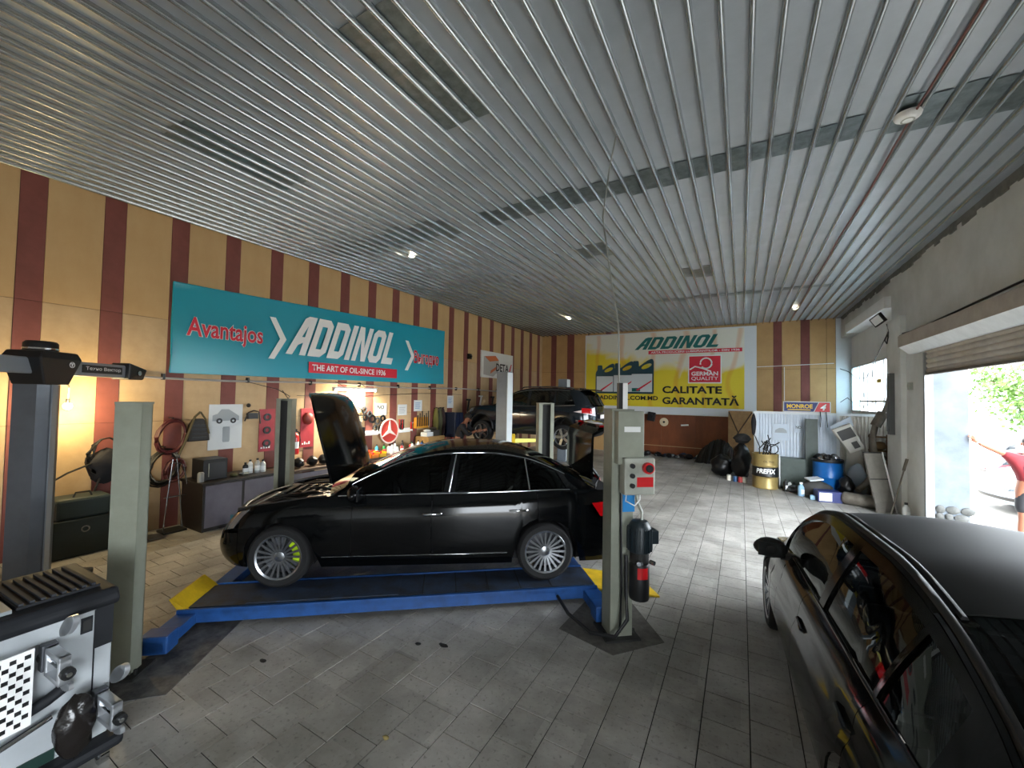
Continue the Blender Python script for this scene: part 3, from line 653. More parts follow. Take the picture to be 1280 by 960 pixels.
MB().prism([(-1.75, 1.63), (-2.05, 1.6), (-2.02, 1.57), (-1.75, 1.58)], lambda a, b, h: (a, h, b), -.6, .6).build('spoiler', M_NAVY, suv)
v.wells(); v.floorpan(-2.05, 1.9, .25, .42); box_part('dashboard', (.6, 0, .95), (.5, 1.4, .22), M_DARKIN, suv, .05)
for y in (.37, -.37): v.seat(-.1, y, .6); v.seat(-1.0, y, .62)
v.mirror(.66, 1.06); v.handle(-.1, .78); v.handle(-.98, .8)
MB().bb(-2.27, -2.25, -.26, .26, .78, .89).build('number_plate', M_PLATE, suv); MB().bb(-2.27, -2.24, -.5, .5, .92, .95).build('tailgate_trim', M_CHROME, suv)
for x in (1.36, -1.36):
    for sd in (1, -1): wheel(suv, x, sd*.78, .25, .355, .225, .24, 5, sd, sw=.04)

# ---------------------------------------------------------------- black saloon close by the doorway (seen from above)
near = thing('sedan_car', 'glossy black saloon car close on the right facing away, seen from above', 'car', (1.20, 3.62, 0), radians(93.5))
k = Car(near, 2.27, -2.42, .905, [(2.27, .58), (2.1, .70), (1.7, .80), (1.2, .885), (.8, .93), (0, .955), (-1, .985), (-1.6, 1.01), (-2.1, 1.02), (-2.42, .99)], wf=1.36, wr=-1.38, ra=.37, zw=.33, paint=M_BLACK2,
        side=[(0, .08), (.12, .03), (.35, .0), (.55, .005), (.68, .02), (.74, .045), (.9, .07), (1, .13)])
s0, s1, s2 = k.sx(.60), k.sx(-.32), k.sx(-1.25)
for sd in (1, -1):
    k.panel('front_bumper', 0, k.sx(1.8), 0, .62, 20, 8, sd=sd); k.panel('front_fender', k.sx(1.795), s0, 0, 1, 18, 12, sd=sd); k.panel('nose_panel', 0, k.sx(1.8), .63, 1, 16, 5, sd=sd)
    k.panel('front_door', s0+.006, s1-.003, .1, 1, 14, 14, sd=sd, low=.2); k.panel('rear_door', s1+.003, s2, .1, 1, 16, 14, sd=sd); k.panel('sill', s0, k.sx(-1.0), 0, .09, 10, 3, sd=sd, low=.2, m=M_TRIM)
    k.panel('rear_quarter', s2+.006, k.sx(-2.05), 0, 1, 18, 12, sd=sd); k.panel('rear_bumper', k.sx(-2.05)+.005, k.len, 0, 1, 24, 10, sd=sd)
    k.patch('headlamp', .45, k.sx(1.75), (.74, .8), (.92, .97), M_LENS, sd); k.patch('tail_lamp', k.sx(-2.1), k.len-.45, .68, .92, M_RED, sd)
    k.strip('belt_trim', frange(.8, -1.72, 26), lambda x: (x, sd*(k.pt(k.sx(x), 1)[1]+.004), k.zt(x)+.004), .008, mat('dark_chrome', '#3c3f42', .2, metal=1))
k.top('bonnet', .0, k.sx(1.25), .06); k.top('boot_lid', k.sx(-2.0), k.len, .03)
k.cabin(1.25, -2.05, [(.86, 1.20), (.5, 1.37), (.1, 1.435), (-.6, 1.43), (-1.15, 1.35), (-1.6, 1.19), (-1.85, 1.08)], [(.86, .67), (.5, .61), (-.3, .565), (-1.0, .54), (-1.5, .55), (-1.85, .6)], .48, -1.12,
        [('p', (1.25, 1.25), (1.0, 1.0)), ('w', (1.0, 1.0), (-.26, -.30)), ('p', (-.26, -.30), (-.36, -.40)), ('w', (-.36, -.40), (-1.22, -1.15)), ('p', (-1.22, -1.15), (-1.26, -1.19)), ('w', (-1.26, -1.19), (-1.68, -1.5)), ('p', (-1.68, -1.5), (-2.05, -2.05))], crown=.06, bow=.12, roof_mat=mat('dusty_roof', '#1e1f1f', .6, spec=.15), glass_s=M_GLASSM, glass_f=M_GLASSC, glass_r=M_GLASS, vg=(.04, .88))
for sd in (1, -1):
    MB().tube([tuple(Vector(k.C(x, sd*.93))+Vector((0, 0, .012))) for x in frange(1.2, -2.0, 40)], .020, 6).build('roof_ditch_trim', M_TRIM, near, smooth=60)
    MB().tube([tuple(Vector(k.C(x, sd*.84))+Vector((0, 0, .004))) for x in frange(.48, -1.15, 24)], .014, 6).build('roof_ditch_trim', M_TRIM, near, smooth=60)
k.wells(); k.floorpan(-2.1, 1.8, .2, .36); box_part('dashboard', (.55, 0, .84), (.5, 1.3, .2), M_DARKIN, near, .05); box_part('parcel_shelf', (-1.6, 0, .95), (.7, 1.15, .05), M_DARKIN, near)
M_TAN = mat('grey_seat', '#4a4b4d', .6)
for y in (.36, -.36): k.seat(-.1, y); k.seat(-.95, y)
k.steering(.28, .36, .88); k.mirror(.68, .93, M_TRIM, .16); k.handle(-.2, .76, M_BLACK2); k.handle(-1.14, .78, M_BLACK2)
for x in (1.36, -1.38):
    for sd in (1, -1): wheel(near, x, sd*.785, .33, .33, .225, .235, 10, sd, sw=.025)
# ================================================================ LIFTS AND BIG EQUIPMENT
LA = radians(38.8)
M_BLUE = mat('blue_paint', '#1f4f8f', .4, var=.6, vscale=6, col2='#14305a', bump=.05, bscale=30)
M_BLUED = mat('worn_blue_deck', '#2c3d56', .6, var=.9, vscale=5, col2='#23211f', bump=.2, bscale=30)
M_POST = mat('grey_green_post', '#8f9283', .5, var=.5, vscale=4, col2='#74776a', bump=.05)
M_POSTD = mat('dark_post_inside', '#1c1c1a', .7)
M_YEL = mat('yellow_paint', '#d8b21c', .5, var=.5, vscale=8, col2='#9c7d18')
M_BLK = mat('black_plastic', '#101113', .45); M_REDP = mat('red_paint', '#c3161c', .4); M_GRYP = mat('light_grey_box', '#a7a99d', .5, var=.3)
lift = thing('four_post_lift', 'blue four-post alignment lift with grey posts standing under the black saloon', 'car lift', (-4.27, 1.40, 0), LA)
LW_, LL = 3.0, 4.13
def post(x, y, face, wd=.27, dp=.17, h=2.15, mm=M_POST):
    """C-shaped post opening along y*face"""
    t = .012; q = MB(); q.bb(x-wd/2, x+wd/2, y-face*dp/2-t/2, y-face*dp/2+t/2, 0, h); q.bb(x-wd/2, x-wd/2+t, y-dp/2, y+dp/2, 0, h); q.bb(x+wd/2-t, x+wd/2, y-dp/2, y+dp/2, 0, h)
    q.bb(x-wd/2, x-wd/2+.06, y+face*dp/2-t, y+face*dp/2, 0, h); q.bb(x+wd/2-.06, x+wd/2, y+face*dp/2-t, y+face*dp/2, 0, h)
    p = q.build('post', mm, lift); 
    box_part('post_cap', (x, y, h+.008), (wd+.01, dp+.01, .016), mm, p); box_part('base_plate', (x, y, .012), (wd+.12, dp+.14, .024), M_POSTD, p)
    box_part('inner_channel', (x, y, h/2), (wd*.62, dp*.6, h-.04), M_POSTD, p)
    for sx_ in (-1, 1): MB().cyl((x+sx_*(wd/2+.035), y-.06, .02), (x+sx_*(wd/2+.035), y-.06, .06), .013, n=8).build('anchor_bolt', M_POSTD, p)
    return p
p1 = post(-.05, -.03, 1, .19, .12); p2_ = post(LL, 0, 1, .22, .2); p3_ = post(0, LW_, -1, .22, .18); p4_ = post(LL, LW_, -1, .26, .2)
# cross beams
for x in (.06, LL-.05):
    b = MB().bb(x-.09, x+.09, .12, LW_-.12, .05, .15).build('cross_beam', M_BLUE, lift, bevel=.008)
    for y in (.2, LW_-.2): box_part('beam_end', (x, y, .11), (.22, .16, .15), M_BLUE, b, .01)
# runways
for y0, y1 in ((.56, 1.14), (2.02, 2.60)):
    r = MB().bb(-.02, LL+.02, y0, y1, .13, .17).build('runway', M_BLUE, lift, bevel=.006)
    MB().bb(.02, LL, y0+.06, y1-.06, .165, .18).build('runway_deck', M_BLUED, r)
    for yy in (y0+.012, y1-.012): MB().bb(-.02, LL+.02, yy-.012, yy+.012, .06, .185).build('side_rail', M_BLUE, r)
    for x in (1.9, 2.25, 2.6, 2.95, 3.3, 3.65): MB().bb(x-.006, x+.006, y0+.06, y1-.06, .18, .184).build('deck_bar', M_POSTD, r)
    MB().bb(.55, 2.0, y0+.07, y1-.07, .178, .187).build('deck_plate', M_BLUED, r)
    MB().add([(-.02, y0+.02, .17), (-.02, y1-.02, .17), (.06, y1-.02, .17), (.06, y0+.02, .17), (-.10, y0+.02, .28), (-.10, y1-.02, .28), (-.08, y1-.02, .285), (-.08, y0+.02, .285)], [(0,1,5,4),(4,5,6,7),(7,6,2,3),(0,4,7,3),(1,2,6,5)]).build('wheel_stop', M_YEL, r)
    # sloping yellow approach ramp
    rp = MB().add([(LL+.04, y0+.02, .15), (LL+.04, y1-.02, .15), (LL+.78, y1-.02, .02), (LL+.78, y0+.02, .02), (LL+.04, y0+.02, .13), (LL+.04, y1-.02, .13), (LL+.78, y1-.02, .0), (LL+.78, y0+.02, .0)], [(0,1,2,3),(4,7,6,5),(0,4,5,1),(1,5,6,2),(2,6,7,3),(3,7,4,0)]).build('ramp', M_YEL, r)
# control column mounted on the rear near post
cx, cy = LL, 0
box_part('control_cabinet', (cx+.04, cy-.15, 1.90), (.26, .10, .50), M_POST, lift, .008)
box_part('cabinet_label', (cx+.05, cy-.2015, 1.98), (.16, .003, .05), M_PLATE, lift)
cb = box_part('switch_box', (cx+.10, cy-.20, 1.55), (.30, .12, .34), M_GRYP, lift, .012)
for i in range(3): MB().cyl((cx+.02, cy-.26, 1.65-i*.09), (cx+.02, cy-.285, 1.65-i*.09), .022, n=12).build('push_button', M_BLK, cb)
MB().cyl((cx+.17, cy-.26, 1.63), (cx+.17, cy-.30, 1.63), .052, n=18).build('rotary_switch', M_REDP, cb); MB().cyl((cx+.17, cy-.30, 1.63), (cx+.17, cy-.315, 1.63), .035, n=14).build('rotary_knob', M_BLK, cb); box_part('warning_plate', (cx+.15, cy-.262, 1.50), (.16, .004, .09), M_REDP, cb)
M_MOTOR = mat('motor_green', '#16242a', .45, var=.4)
mo = MB().lathe([(.001, 0), (.07, .0), (.10, .02), (.10, .24), (.085, .27), (.07, .29), (.001, .30)], 24).build('motor', M_MOTOR, lift, smooth=40); mo.location = (cx+.10, cy-.26, .86)
for i in range(16):
    a = 2*pi*i/16; MB().box((.105*cos(a), .105*sin(a), .13), (.02, .006, .2), rz3(i*22.5)).build('cooling_fin', M_MOTOR, mo)
box_part('terminal_box', (.12, 0, .15), (.08, .12, .12), M_MOTOR, mo, .008)
pb = MB().cyl((cx+.10, cy-.26, .78), (cx+.10, cy-.26, .87), .085, n=18).build('pump_block', M_POSTD, lift)
for i in range(3): MB().cyl((cx+.10+.07*cos(i*2), cy-.33, .80), (cx+.10+.09*cos(i*2), cy-.37, .80), .02, n=8).build('valve', M_ALLOY, pb)
tk = MB().lathe([(.001, 0), (.085, 0), (.09, .02), (.09, .30), (.08, .32), (.001, .32)], 20).build('oil_tank', M_BLK, lift, smooth=40); tk.location = (cx+.10, cy-.26, .45)
MB().grid(lambda a, z: (.092*cos(a), .092*sin(a), z), frange(-2.2, -1.1, 8), [.2, .3]).build('tank_label', M_REDP, tk)
box_part('blue_label', (cx+.06, cy-.112, 1.28), (.12, .01, .18), mat('label_blue', '#1f7fc0', .5), lift)
MB().tube([(cx-.0, cy-.2, 1.42), (cx-.02, cy-.22, 1.32), (cx+.06, cy-.24, 1.28), (cx+.12, cy-.22, 1.33), (cx+.13, cy-.2, 1.40)], .007, 6).build('white_cable', M_PLATE, lift, smooth=60)
MB().tube([(cx+.08, cy-.21, 1.4), (cx+.10, cy-.22, 1.3), (cx+.13, cy-.24, 1.22), (cx+.12, cy-.26, 1.14)], .014, 6).build('conduit', M_GRYP, lift, smooth=60)
MB().tube([(cx+.02, cy-.16, .8), (cx+.0, cy-.2, .5), (cx-.0, cy-.24, .25), (cx-.1, cy-.2, .08), (cx-.28, cy-.06, .05), (cx-.42, .2, .1), (cx-.45, .5, .13)], .018, 8).build('hydraulic_hose', M_BLK, lift, smooth=60)
MB().tube([(cx-.02, cy-.13, 1.9), (cx-.03, cy-.14, 1.2), (cx-.02, cy-.15, .5), (cx-.04, cy-.17, .1)], .012, 6).build('hydraulic_hose', M_BLK, lift, smooth=60)
ms = MB().bb(cx+.02, cx+.07, cy-.05, cy+.0, 2.15, 2.42).build('mast', M_PLATE, lift); MB().bb(cx-.02, cx+.02, cy-.05, cy+.0, 2.15, 2.42).build('mast_back', M_BLK, ms)
# cable from the ceiling to the mast
one(MB().tube([(-1.18, 4.26, 5.13), (-1.24, 4.22, 4.75), (-1.29, 4.16, 4.2), (-1.19, 4.1, 3.6), (-1.07, 4.02, 3.0), (-1.05, 3.99, 2.40)], .009, 6), 'power_cable', mat('dusty_cable', '#8d8f88', .6), 'thin grey power cable hanging from the ceiling to the lift control post', 'cable', smooth=60)

# ---------------------------------------------------------------- two-post lift carrying the SUV
M_P2 = mat('grey_blue_post', '#76808a', .45, var=.3, vscale=3); M_P2L = mat('pale_post_side', '#d3dadd', .4)
lift2 = thing('two_post_lift', 'grey two-post lift with yellow arms holding up the navy car', 'car lift', (-5.55, 9.35, 0), 0)
for yy, fc in ((0, 1), (4.2, -1)):
    q = MB().bb(-.17, .17, yy-.13, yy+.13, 0, 2.92).build('post', M_P2, lift2, bevel=.01)
    MB().bb(.165, .185, yy-.135, yy+.135, .02, 2.9).build('light_side_plate', M_P2L, q); MB().bb(-.3, .3, yy-.25, yy+.25, 0, .03).build('base_plate', M_P2, q)  # pale plate puts the light side face of the post into colour
    cg = MB().bb(-.2, .2, yy+fc*.13, yy+fc*.30, .95, 1.25).build('carriage', M_YEL, lift2, bevel=.01)
    for dx in (-1, 1):
        MB().add([(dx*.1, yy+fc*.2, 1.0), (dx*.1, yy+fc*.32, 1.0), (dx*.1, yy+fc*.32, 1.12), (dx*.1, yy+fc*.2, 1.12), (dx*.95, yy+fc*1.2, 1.02), (dx*.86, yy+fc*1.25, 1.02), (dx*.86, yy+fc*1.25, 1.09), (dx*.95, yy+fc*1.2, 1.09)], [(0,1,2,3),(4,7,6,5),(0,4,5,1),(1,5,6,2),(2,6,7,3),(3,7,4,0)]).build('lift_arm', mat('arm_yellow', '#d9d13a', .4), cg)
        MB().cyl((dx*.9, yy+fc*1.2, 1.08), (dx*.9, yy+fc*1.2, 1.165), .06, n=14).build('arm_pad', M_BLK, cg)

# ---------------------------------------------------------------- wheel alignment camera tower
M_TOWER = mat('tower_grey', '#5c6066', .4, metal=.3, var=.2); M_TOWB = mat('tower_light', '#8b9096', .35, metal=.4)
tw = thing('alignment_tower', 'grey wheel alignment camera tower with black head and horizontal beam', 'alignment machine', (-6.98, 1.34, 0), LA)
MB().prism([(-.13, -.14), (.10, -.14), (.15, -.05), (.15, .05), (.10, .14), (-.13, .14)], lambda a, b, h: (a, b, h), .06, 2.38).build('column', M_TOWER, tw)
MB().bb(.14, .165, -.03, .03, .1, 2.36).build('column_rail', M_TOWB, tw); MB().bb(-.35, .35, -.4, .4, 0, .07).build('base', M_BLK, tw, bevel=.02)
hd = MB().add([(-.14, -.15, 2.30), (.18, -.15, 2.30), (.18, .15, 2.30), (-.14, .15, 2.30), (-.16, -.26, 2.60), (.22, -.26, 2.60), (.22, .26, 2.60), (-.16, .26, 2.60), (-.14, -.22, 2.68), (.2, -.22, 2.68), (.2, .22, 2.68), (-.14, .22, 2.68)], [(0,3,2,1),(0,1,5,4),(1,2,6,5),(2,3,7,6),(3,0,4,7),(4,5,9,8),(5,6,10,9),(6,7,11,10),(7,4,8,11),(8,9,10,11)]).build('head_cover', M_BLK, tw, bevel=.015)
MB().lathe([(.001, 2.80), (.12, 2.795), (.14, 2.77), (.14, 2.68)], 20).build('head_cap', M_BLK, hd, smooth=50); MB().lathe([(.141, 2.72), (.146, 2.715), (.146, 2.70), (.141, 2.695)], 20).build('cap_ring', M_CHROME, hd)
em = MB().lathe([(.028, .0), (.034, .0), (.034, .004), (.028, .004)], 18, 'X', (.222, .12, 2.54)).build('round_emblem', M_PLATE, hd); MB().bb(.222, .227, .098, .142, 2.548, 2.558).build('emblem_bar', M_PLATE, hd); MB().bb(.222, .227, .115, .125, 2.52, 2.55).build('emblem_bar', M_PLATE, hd)
bm_ = MB().bb(-.02, .10, -1.35, 1.28, 2.42, 2.60).build('beam', M_TOWB, tw, bevel=.02)
box_part('beam_groove', (.105, .72, 2.515), (.01, .62, .1), M_BLK, bm_)
text('beam_lettering', 'Техно Вектор', M_PLATE, bm_, lambda a, b, h: (.112+h, a, b), .45, 1.0, 2.49, 2.545, bold=.01)
for sg in (1, -1):
    MB().add([(-.08, sg*1.1, 2.40), (.16, sg*1.1, 2.40), (.16, sg*1.1, 2.64), (-.08, sg*1.1, 2.64), (-.06, sg*1.52, 2.44), (.12, sg*1.42, 2.40), (.13, sg*1.48, 2.56), (-.06, sg*1.55, 2.56)], [(0,3,2,1),(4,5,6,7),(0,1,5,4),(1,2,6,5),(2,3,7,6),(3,0,4,7)]).build('camera_pod', M_BLK, tw, bevel=.02)
    MB().cyl((.15, sg*1.28, 2.5), (.165, sg*1.28, 2.5), .035, n=16).build('camera_lens', M_CHROME, tw)
one(MB().cyl((-7.75, 1.38, .0), (-7.75, 1.38, 1.98), .07, n=16), 'steel_pipe', mat('shiny_pipe', '#9a9c9c', .3, metal=.8, var=.4), 'upright shiny steel pipe standing behind the alignment tower', 'pipe', smooth=60)

# ---------------------------------------------------------------- alignment cabinet cart at lower left
M_CART = mat('cart_grey', '#a9aeb1', .45, var=.15, vscale=5); M_CARTD = mat('cart_dark', '#1a1c20', .6, spec=.3)
cart = thing('equipment_cart', 'light grey and black wheeled cabinet cart holding alignment clamps', 'cart', (-3.40, 1.03, 0), radians(3))
# local: x to the front (+X room), y along the width (negative to the left)
MB().bb(-.6, 0, -1.35, -.02, .16, .95).build('body', M_CART, cart, bevel=.01); MB().bb(-.02, .004, -.1, -.02, .70, .95).build('corner_trim', M_CARTD, cart); MB().bb(-.001, .004, -.106, -.1, .2, .93).build('panel_seam', M_CARTD, cart)
def rim_pts(): return [(-.66, .935), (.015, .935), (.035, .96), (.035, .99), (.0, 1.035), (-.66, 1.05)]
MB().prism(rim_pts(), lambda a, b, h: (a, h, b), -1.38, .0).build('top_rim', M_CARTD, cart, bevel=.015)
tray = MB().bb(-.58, -.06, -1.3, -.42, 1.04, 1.06).build('tray', mat('tray_grey', '#7d8386', .4), cart)
gr = MB().bb(-.58, -.08, -.40, -.06, 1.04, 1.055).build('grille', M_CARTD, cart)
for i in range(8): MB().bb(-.57, -.09, -.39+i*.042, -.372+i*.042, 1.055, 1.067).build('grille_bar', mat('grille_grey', '#2e3136', .75, spec=.2), gr)
box_part('lock_plate', (.004, -.14, .86), (.008, .05, .09), M_CARTD, cart); box_part('lock', (.009, -.14, .86), (.006, .035, .06), M_POSTD, cart); box_part('lower_slot', (.004, -.32, .20), (.008, .14, .06), mat('green_slot', '#15302a', .5), cart)
MB().bb(-.64, .1, -1.4, .03, .09, .16).build('base_bumper', M_CARTD, cart, bevel=.03)
for x, y in ((.02, -.05), (.02, -1.25), (-.55, -.05), (-.55, -1.25)):
    w_ = MB().cyl((x, y-.02, .05), (x, y+.02, .05), .05, n=18).build('caster', M_CHROME, cart, smooth=40); MB().cyl((x, y-.025, .05), (x, y+.025, .05), .02, n=10).build('caster_hub', M_BLK, w_)
MB().tube([(.05, -.9, .38), (.05, -.3, .54), (.05, -.22, .58)], .03, 8).build('holder_rod', M_CARTD, cart, smooth=60); MB().tube([(.05, -.9, .28), (.05, -.28, .44)], .016, 8).build('holder_rod', M_CHROME, cart, smooth=60)
M_CLAMP = mat('clamp_alloy', '#b9bcc0', .3, metal=.7)
def clamp(y, z, lab):
    t = thing('wheel_clamp', lab, 'clamp', (-3.32, 1.03+y, z), radians(3), 'clamps on the cart')
    bl_ = MB()
    for i in range(14):
        a = i/13; bl_.cyl((.06+.14*a, .02+.0*a, .10+.10*a), (.06+.14*a, .045, .10+.10*a), .028*sin(.35+2.5*a*.9)+.012, n=10)
    bl_.build('finger_plate', M_CLAMP, t, smooth=50)
    for i in range(3): MB().cyl((.09+.04*i, .046, .12+.03*i), (.09+.04*i, .05, .12+.03*i), .010, n=8).build('finger_hole', M_BLK, t)
    b2 = MB(); b2.bb(.0, .20, -.02, .03, -.01, .02); b2.bb(.0, .20, -.02, .03, -.13, -.105); b2.bb(.0, .025, -.02, .03, -.13, .02); b2.bb(.175, .2, -.02, .03, -.13, .02); b2.build('body_frame', M_CLAMP, t, bevel=.006)
    MB().cyl((.0, .005, -.055), (.26, .005, -.055), .012, n=10).build('screw', M_CHROME, t, smooth=40); MB().cyl((.22, .005, -.055), (.25, .005, -.055), .03, n=12).build('knob', M_BLK, t)
    MB().bb(-.05, .0, -.03, .035, -.11, .03).build('slider_block', mat('clamp_dark', '#4b4d52', .4, metal=.5), t, bevel=.005); lb = MB().bb(-.045, -.005, .035, .038, -.09, .01).build('label_plate', M_PLATE, t)
    lf = MB()
    for i in range(8): a = i/7; lf.cyl((.05+.14*a, .02, -.15-.02*sin(a*3)), (.05+.14*a, .04, -.15-.02*sin(a*3)), .02, n=8)
    lf.build('lower_finger', M_CLAMP, t, smooth=50); MB().cyl((-.08, .0, -.05), (-.02, .0, -.05), .035, n=14).build('hub', M_BLK, t)
    return t
clamp(-.30, .82, 'alloy wheel clamp on the cart face beside the checkered target'); clamp(-.08, .44, 'alloy wheel clamp lower on the cart face above the black bag')
tg = thing('target_board', 'black and white checkered alignment target hung on the cart', 'target', (-3.26, .55, .68), radians(8))
MB().bb(-.004, .004, -.115, .115, -.20, .20).build('plate', M_PLATE, tg)
sq = MB().bb(0, .002, -.0115, .0115, -.0105, .0105).mesh('check_square', M_BLK)
for i in range(12):
    for j in range(8):
        if (i+j) % 2 == 0: inst('check_square', sq, tg, (.0042, -.091+j*.026, -.168+i*.0305))
MB().cyl((-.06, 0, 0), (0, 0, 0), .03, n=12).build('stub', M_BLK, tg)
one(MB().blob((0, 0, 0), (.12, .17, .34), .22, 5, 22, 14), 'plastic_bag', mat('brown_bag', '#1a1614', .25, var=.5, vscale=9, bump=1.0, bscale=14), 'crumpled dark plastic bag hanging on the cart face', 'bag', smooth=70, loc=(-3.27, .83, .36))
for i, pts in enumerate(([(-.5, -1.2, 1.0), (-.3, -.9, 1.03), (-.35, -.6, 1.0), (-.15, -.5, 1.0)], [(-.2, -1.25, 1.0), (-.35, -.95, 1.02), (-.2, -.7, 1.01), (-.3, -.5, 1.0)], [(-.45, -1.0, 1.0), (-.25, -.8, 1.04), (-.4, -.55, 1.0)])):
    o = one(MB().tube(pts, .009, 6), 'cable', M_BLK, ('black cable looped across the cart tray, longest one', 'thin black cable along the cart tray front', 'short black cable curled on the cart tray')[i], 'cable', 'cables on the cart', smooth=60, loc=(-3.40, 1.03, .07), rz=radians(3))
# ================================================================ LEFT WALL : BANNER, SIGNS, LAMPS, BENCH AND CLUTTER
M_TEAL = mat('teal_vinyl', '#129bb0', .35, var=.2, vscale=.8, col2='#0e8a9d', bump=.12, bscale=2.2, spec=.6)
M_WPRINT = mat('white_print', '#eef1f0', .5); M_RPRINT = mat('red_print', '#d8263c', .5)
ban = thing('banner', 'long teal vinyl banner with white lettering on the striped left wall', 'banner')
bx0 = XL+.035
def teal(u, v):
    e = min(u, 1-u); w_ = .012*sin(u*9+v*4)+.02*math.exp(-((u-.01)**2)*900)*sin(v*40)
    z0 = 2.56+.06*u; z1 = 4.07+.22*u
    return (bx0+w_, 3.0+7.05*u, z0+(z1-z0)*v)
MB().grid(teal, frange(0, 1, 80), frange(0, 1, 14)).build('vinyl_sheet', M_TEAL, ban, smooth=60, solid=.003)
for pts in ([teal(0, v) for v in frange(0, 1, 6)], [teal(u, 1) for u in frange(0, 1, 14)], [teal(1, v) for v in frange(0, 1, 6)], [teal(u, 0) for u in frange(0, 1, 14)]):
    MB().tube(pts, .012, 5).build('hem', M_TEAL, ban, smooth=60)
def BT(a, b, h): return (bx0+.03+h, a, b)
M_SERIF = M_RPRINT
for mm_, bo, e in ((M_WPRINT, .045, .0), (M_RPRINT, .018, .004)):
    text('lettering', 'Avantajos', mm_, ban, BT, 3.20-(bo*.2), 4.45+bo*.2, 3.10-(bo*.15), 3.53+bo*.15, bold=bo, ext=e)
    text('lettering', 'Выгодно', mm_, ban, BT, 8.68-(bo*.2), 9.76+bo*.2, 3.10-(bo*.15), 3.54+bo*.15, bold=bo, ext=e)
def chevron(y0, w_, zc, h, t):
    poly_part('chevron', [(y0, zc+h), (y0+t, zc+h), (y0+w_+t*.3, zc), (y0+t, zc-h), (y0, zc-h), (y0+w_-t*.8, zc)], BT, 0, .004, M_WPRINT, ban)
chevron(4.57, .32, 3.35, .42, .12); chevron(8.32, .34, 3.36, .42, .12)
# the big italic word, letters drawn as block shapes
def big_word(parent, fn, m, x0, x1, z0, z1, slant=.32):
    H_ = z1-z0; cw = (x1-x0-slant*H_)/6.75; t = .30
    glyph = {
     'A': ([(0, 0), (.30, 0), (.42, .25), (.62, .32), (.62, 0), (.92, 0), (.92, 1), (.52, 1), (.36, .93)], [(.62, .46), (.48, .46), (.62, .76)]),
     'D': ([(0, 0), (.62, 0), (.86, .14), (.86, .86), (.62, 1), (0, 1)], [(.29, .2), (.29, .8), (.55, .8), (.57, .75), (.57, .25), (.55, .2)]),
     'I': ([(0, 0), (.30, 0), (.30, 1), (0, 1)], None),
     'N': ([(0, 0), (.27, 0), (.27, .62), (.58, 0), (.86, 0), (.86, 1), (.59, 1), (.59, .40), (.29, 1), (0, 1)], None),
     'O': ([(.2, 0), (.66, 0), (.86, .14), (.86, .86), (.66, 1), (.2, 1), (0, .86), (0, .14)], [(.29, .25), (.29, .75), (.33, .8), (.53, .8), (.57, .75), (.57, .25), (.53, .2), (.33, .2)]),
     'L': ([(0, 0), (.78, 0), (.78, .2), (.30, .2), (.30, 1), (0, 1)], None)}
    pos = {'A': 1.02, 'D': .98, 'I': .42, 'N': .98, 'O': .98, 'L': .8}
    x = x0; tot = sum(pos[ch] for ch in 'ADDINOL'); cw = (x1-x0-slant*H_)/tot
    for ch in 'ADDINOL':
        out, hole = glyph[ch]; bm = bmesh.new()
        P = lambda a, b: Vector(fn(x+a*cw+slant*b*H_, z0+b*H_, .004))
        ov = [bm.verts.new(P(a, b)) for a, b in out]; edges = [bm.edges.new((ov[i], ov[(i+1) % len(ov)])) for i in range(len(ov))]
        if hole:
            hv = [bm.verts.new(P(a, b)) for a, b in hole]; edges += [bm.edges.new((hv[i], hv[(i+1) % len(hv)])) for i in range(len(hv))]
        bmesh.ops.triangle_fill(bm, use_beauty=True, edges=edges)
        me = bpy.data.meshes.new('letter'); bm.to_mesh(me); bm.free(); me.materials.append(m)
        o = bpy.data.objects.new('letter', me); COL.objects.link(o); o.parent = parent; x += pos[ch]*cw
big_word(ban, BT, M_WPRINT, 4.91, 8.10, 3.06, 3.92)
MB().bb(bx0+.03, bx0+.034, 5.44, 8.03, 2.70, 2.94).build('red_strip', M_RPRINT, ban)
text('lettering', 'THE ART OF OIL-SINCE 1936', M_WPRINT, ban, BT, 5.52, 7.62, 2.75, 2.89, bold=.02, ext=.008)
# battery sign with a box picture
sg = thing('wall_sign', 'white rectangular sign with a battery picture above the grey lift post', 'sign')
MB().bb(XL, XL+.06, 12.16, 14.46, 2.95, 3.93).build('board', mat('sign_white', '#e4e3dd', .5), sg)
ST = LW(XL+.062)
poly_part('battery_print', [(12.3, 3.05), (12.95, 3.0), (13.3, 3.2), (13.35, 3.62), (13.1, 3.8), (12.3, 3.72)], ST, 0, .004, mat('print_grey', '#b9b4ad', .5), sg)
poly_part('battery_print', [(12.35, 3.72), (13.1, 3.80), (13.35, 3.64), (12.7, 3.55)], ST, .004, .008, mat('print_orange', '#cf6a3a', .5), sg); poly_part('battery_print', [(12.75, 3.1), (13.2, 3.3), (13.22, 3.42), (12.78, 3.22)], ST, .005, .008, mat('print_orange'), sg)
text('lettering', 'DETA', mat('ink_black', '#131313', .5), sg, ST, 13.15, 14.1, 3.22, 3.52, bold=.02, ext=.01); poly_part('red_slash', [(14.15, 3.25), (14.22, 3.25), (14.36, 3.55), (14.29, 3.55)], ST, .004, .01, M_RPRINT, sg)

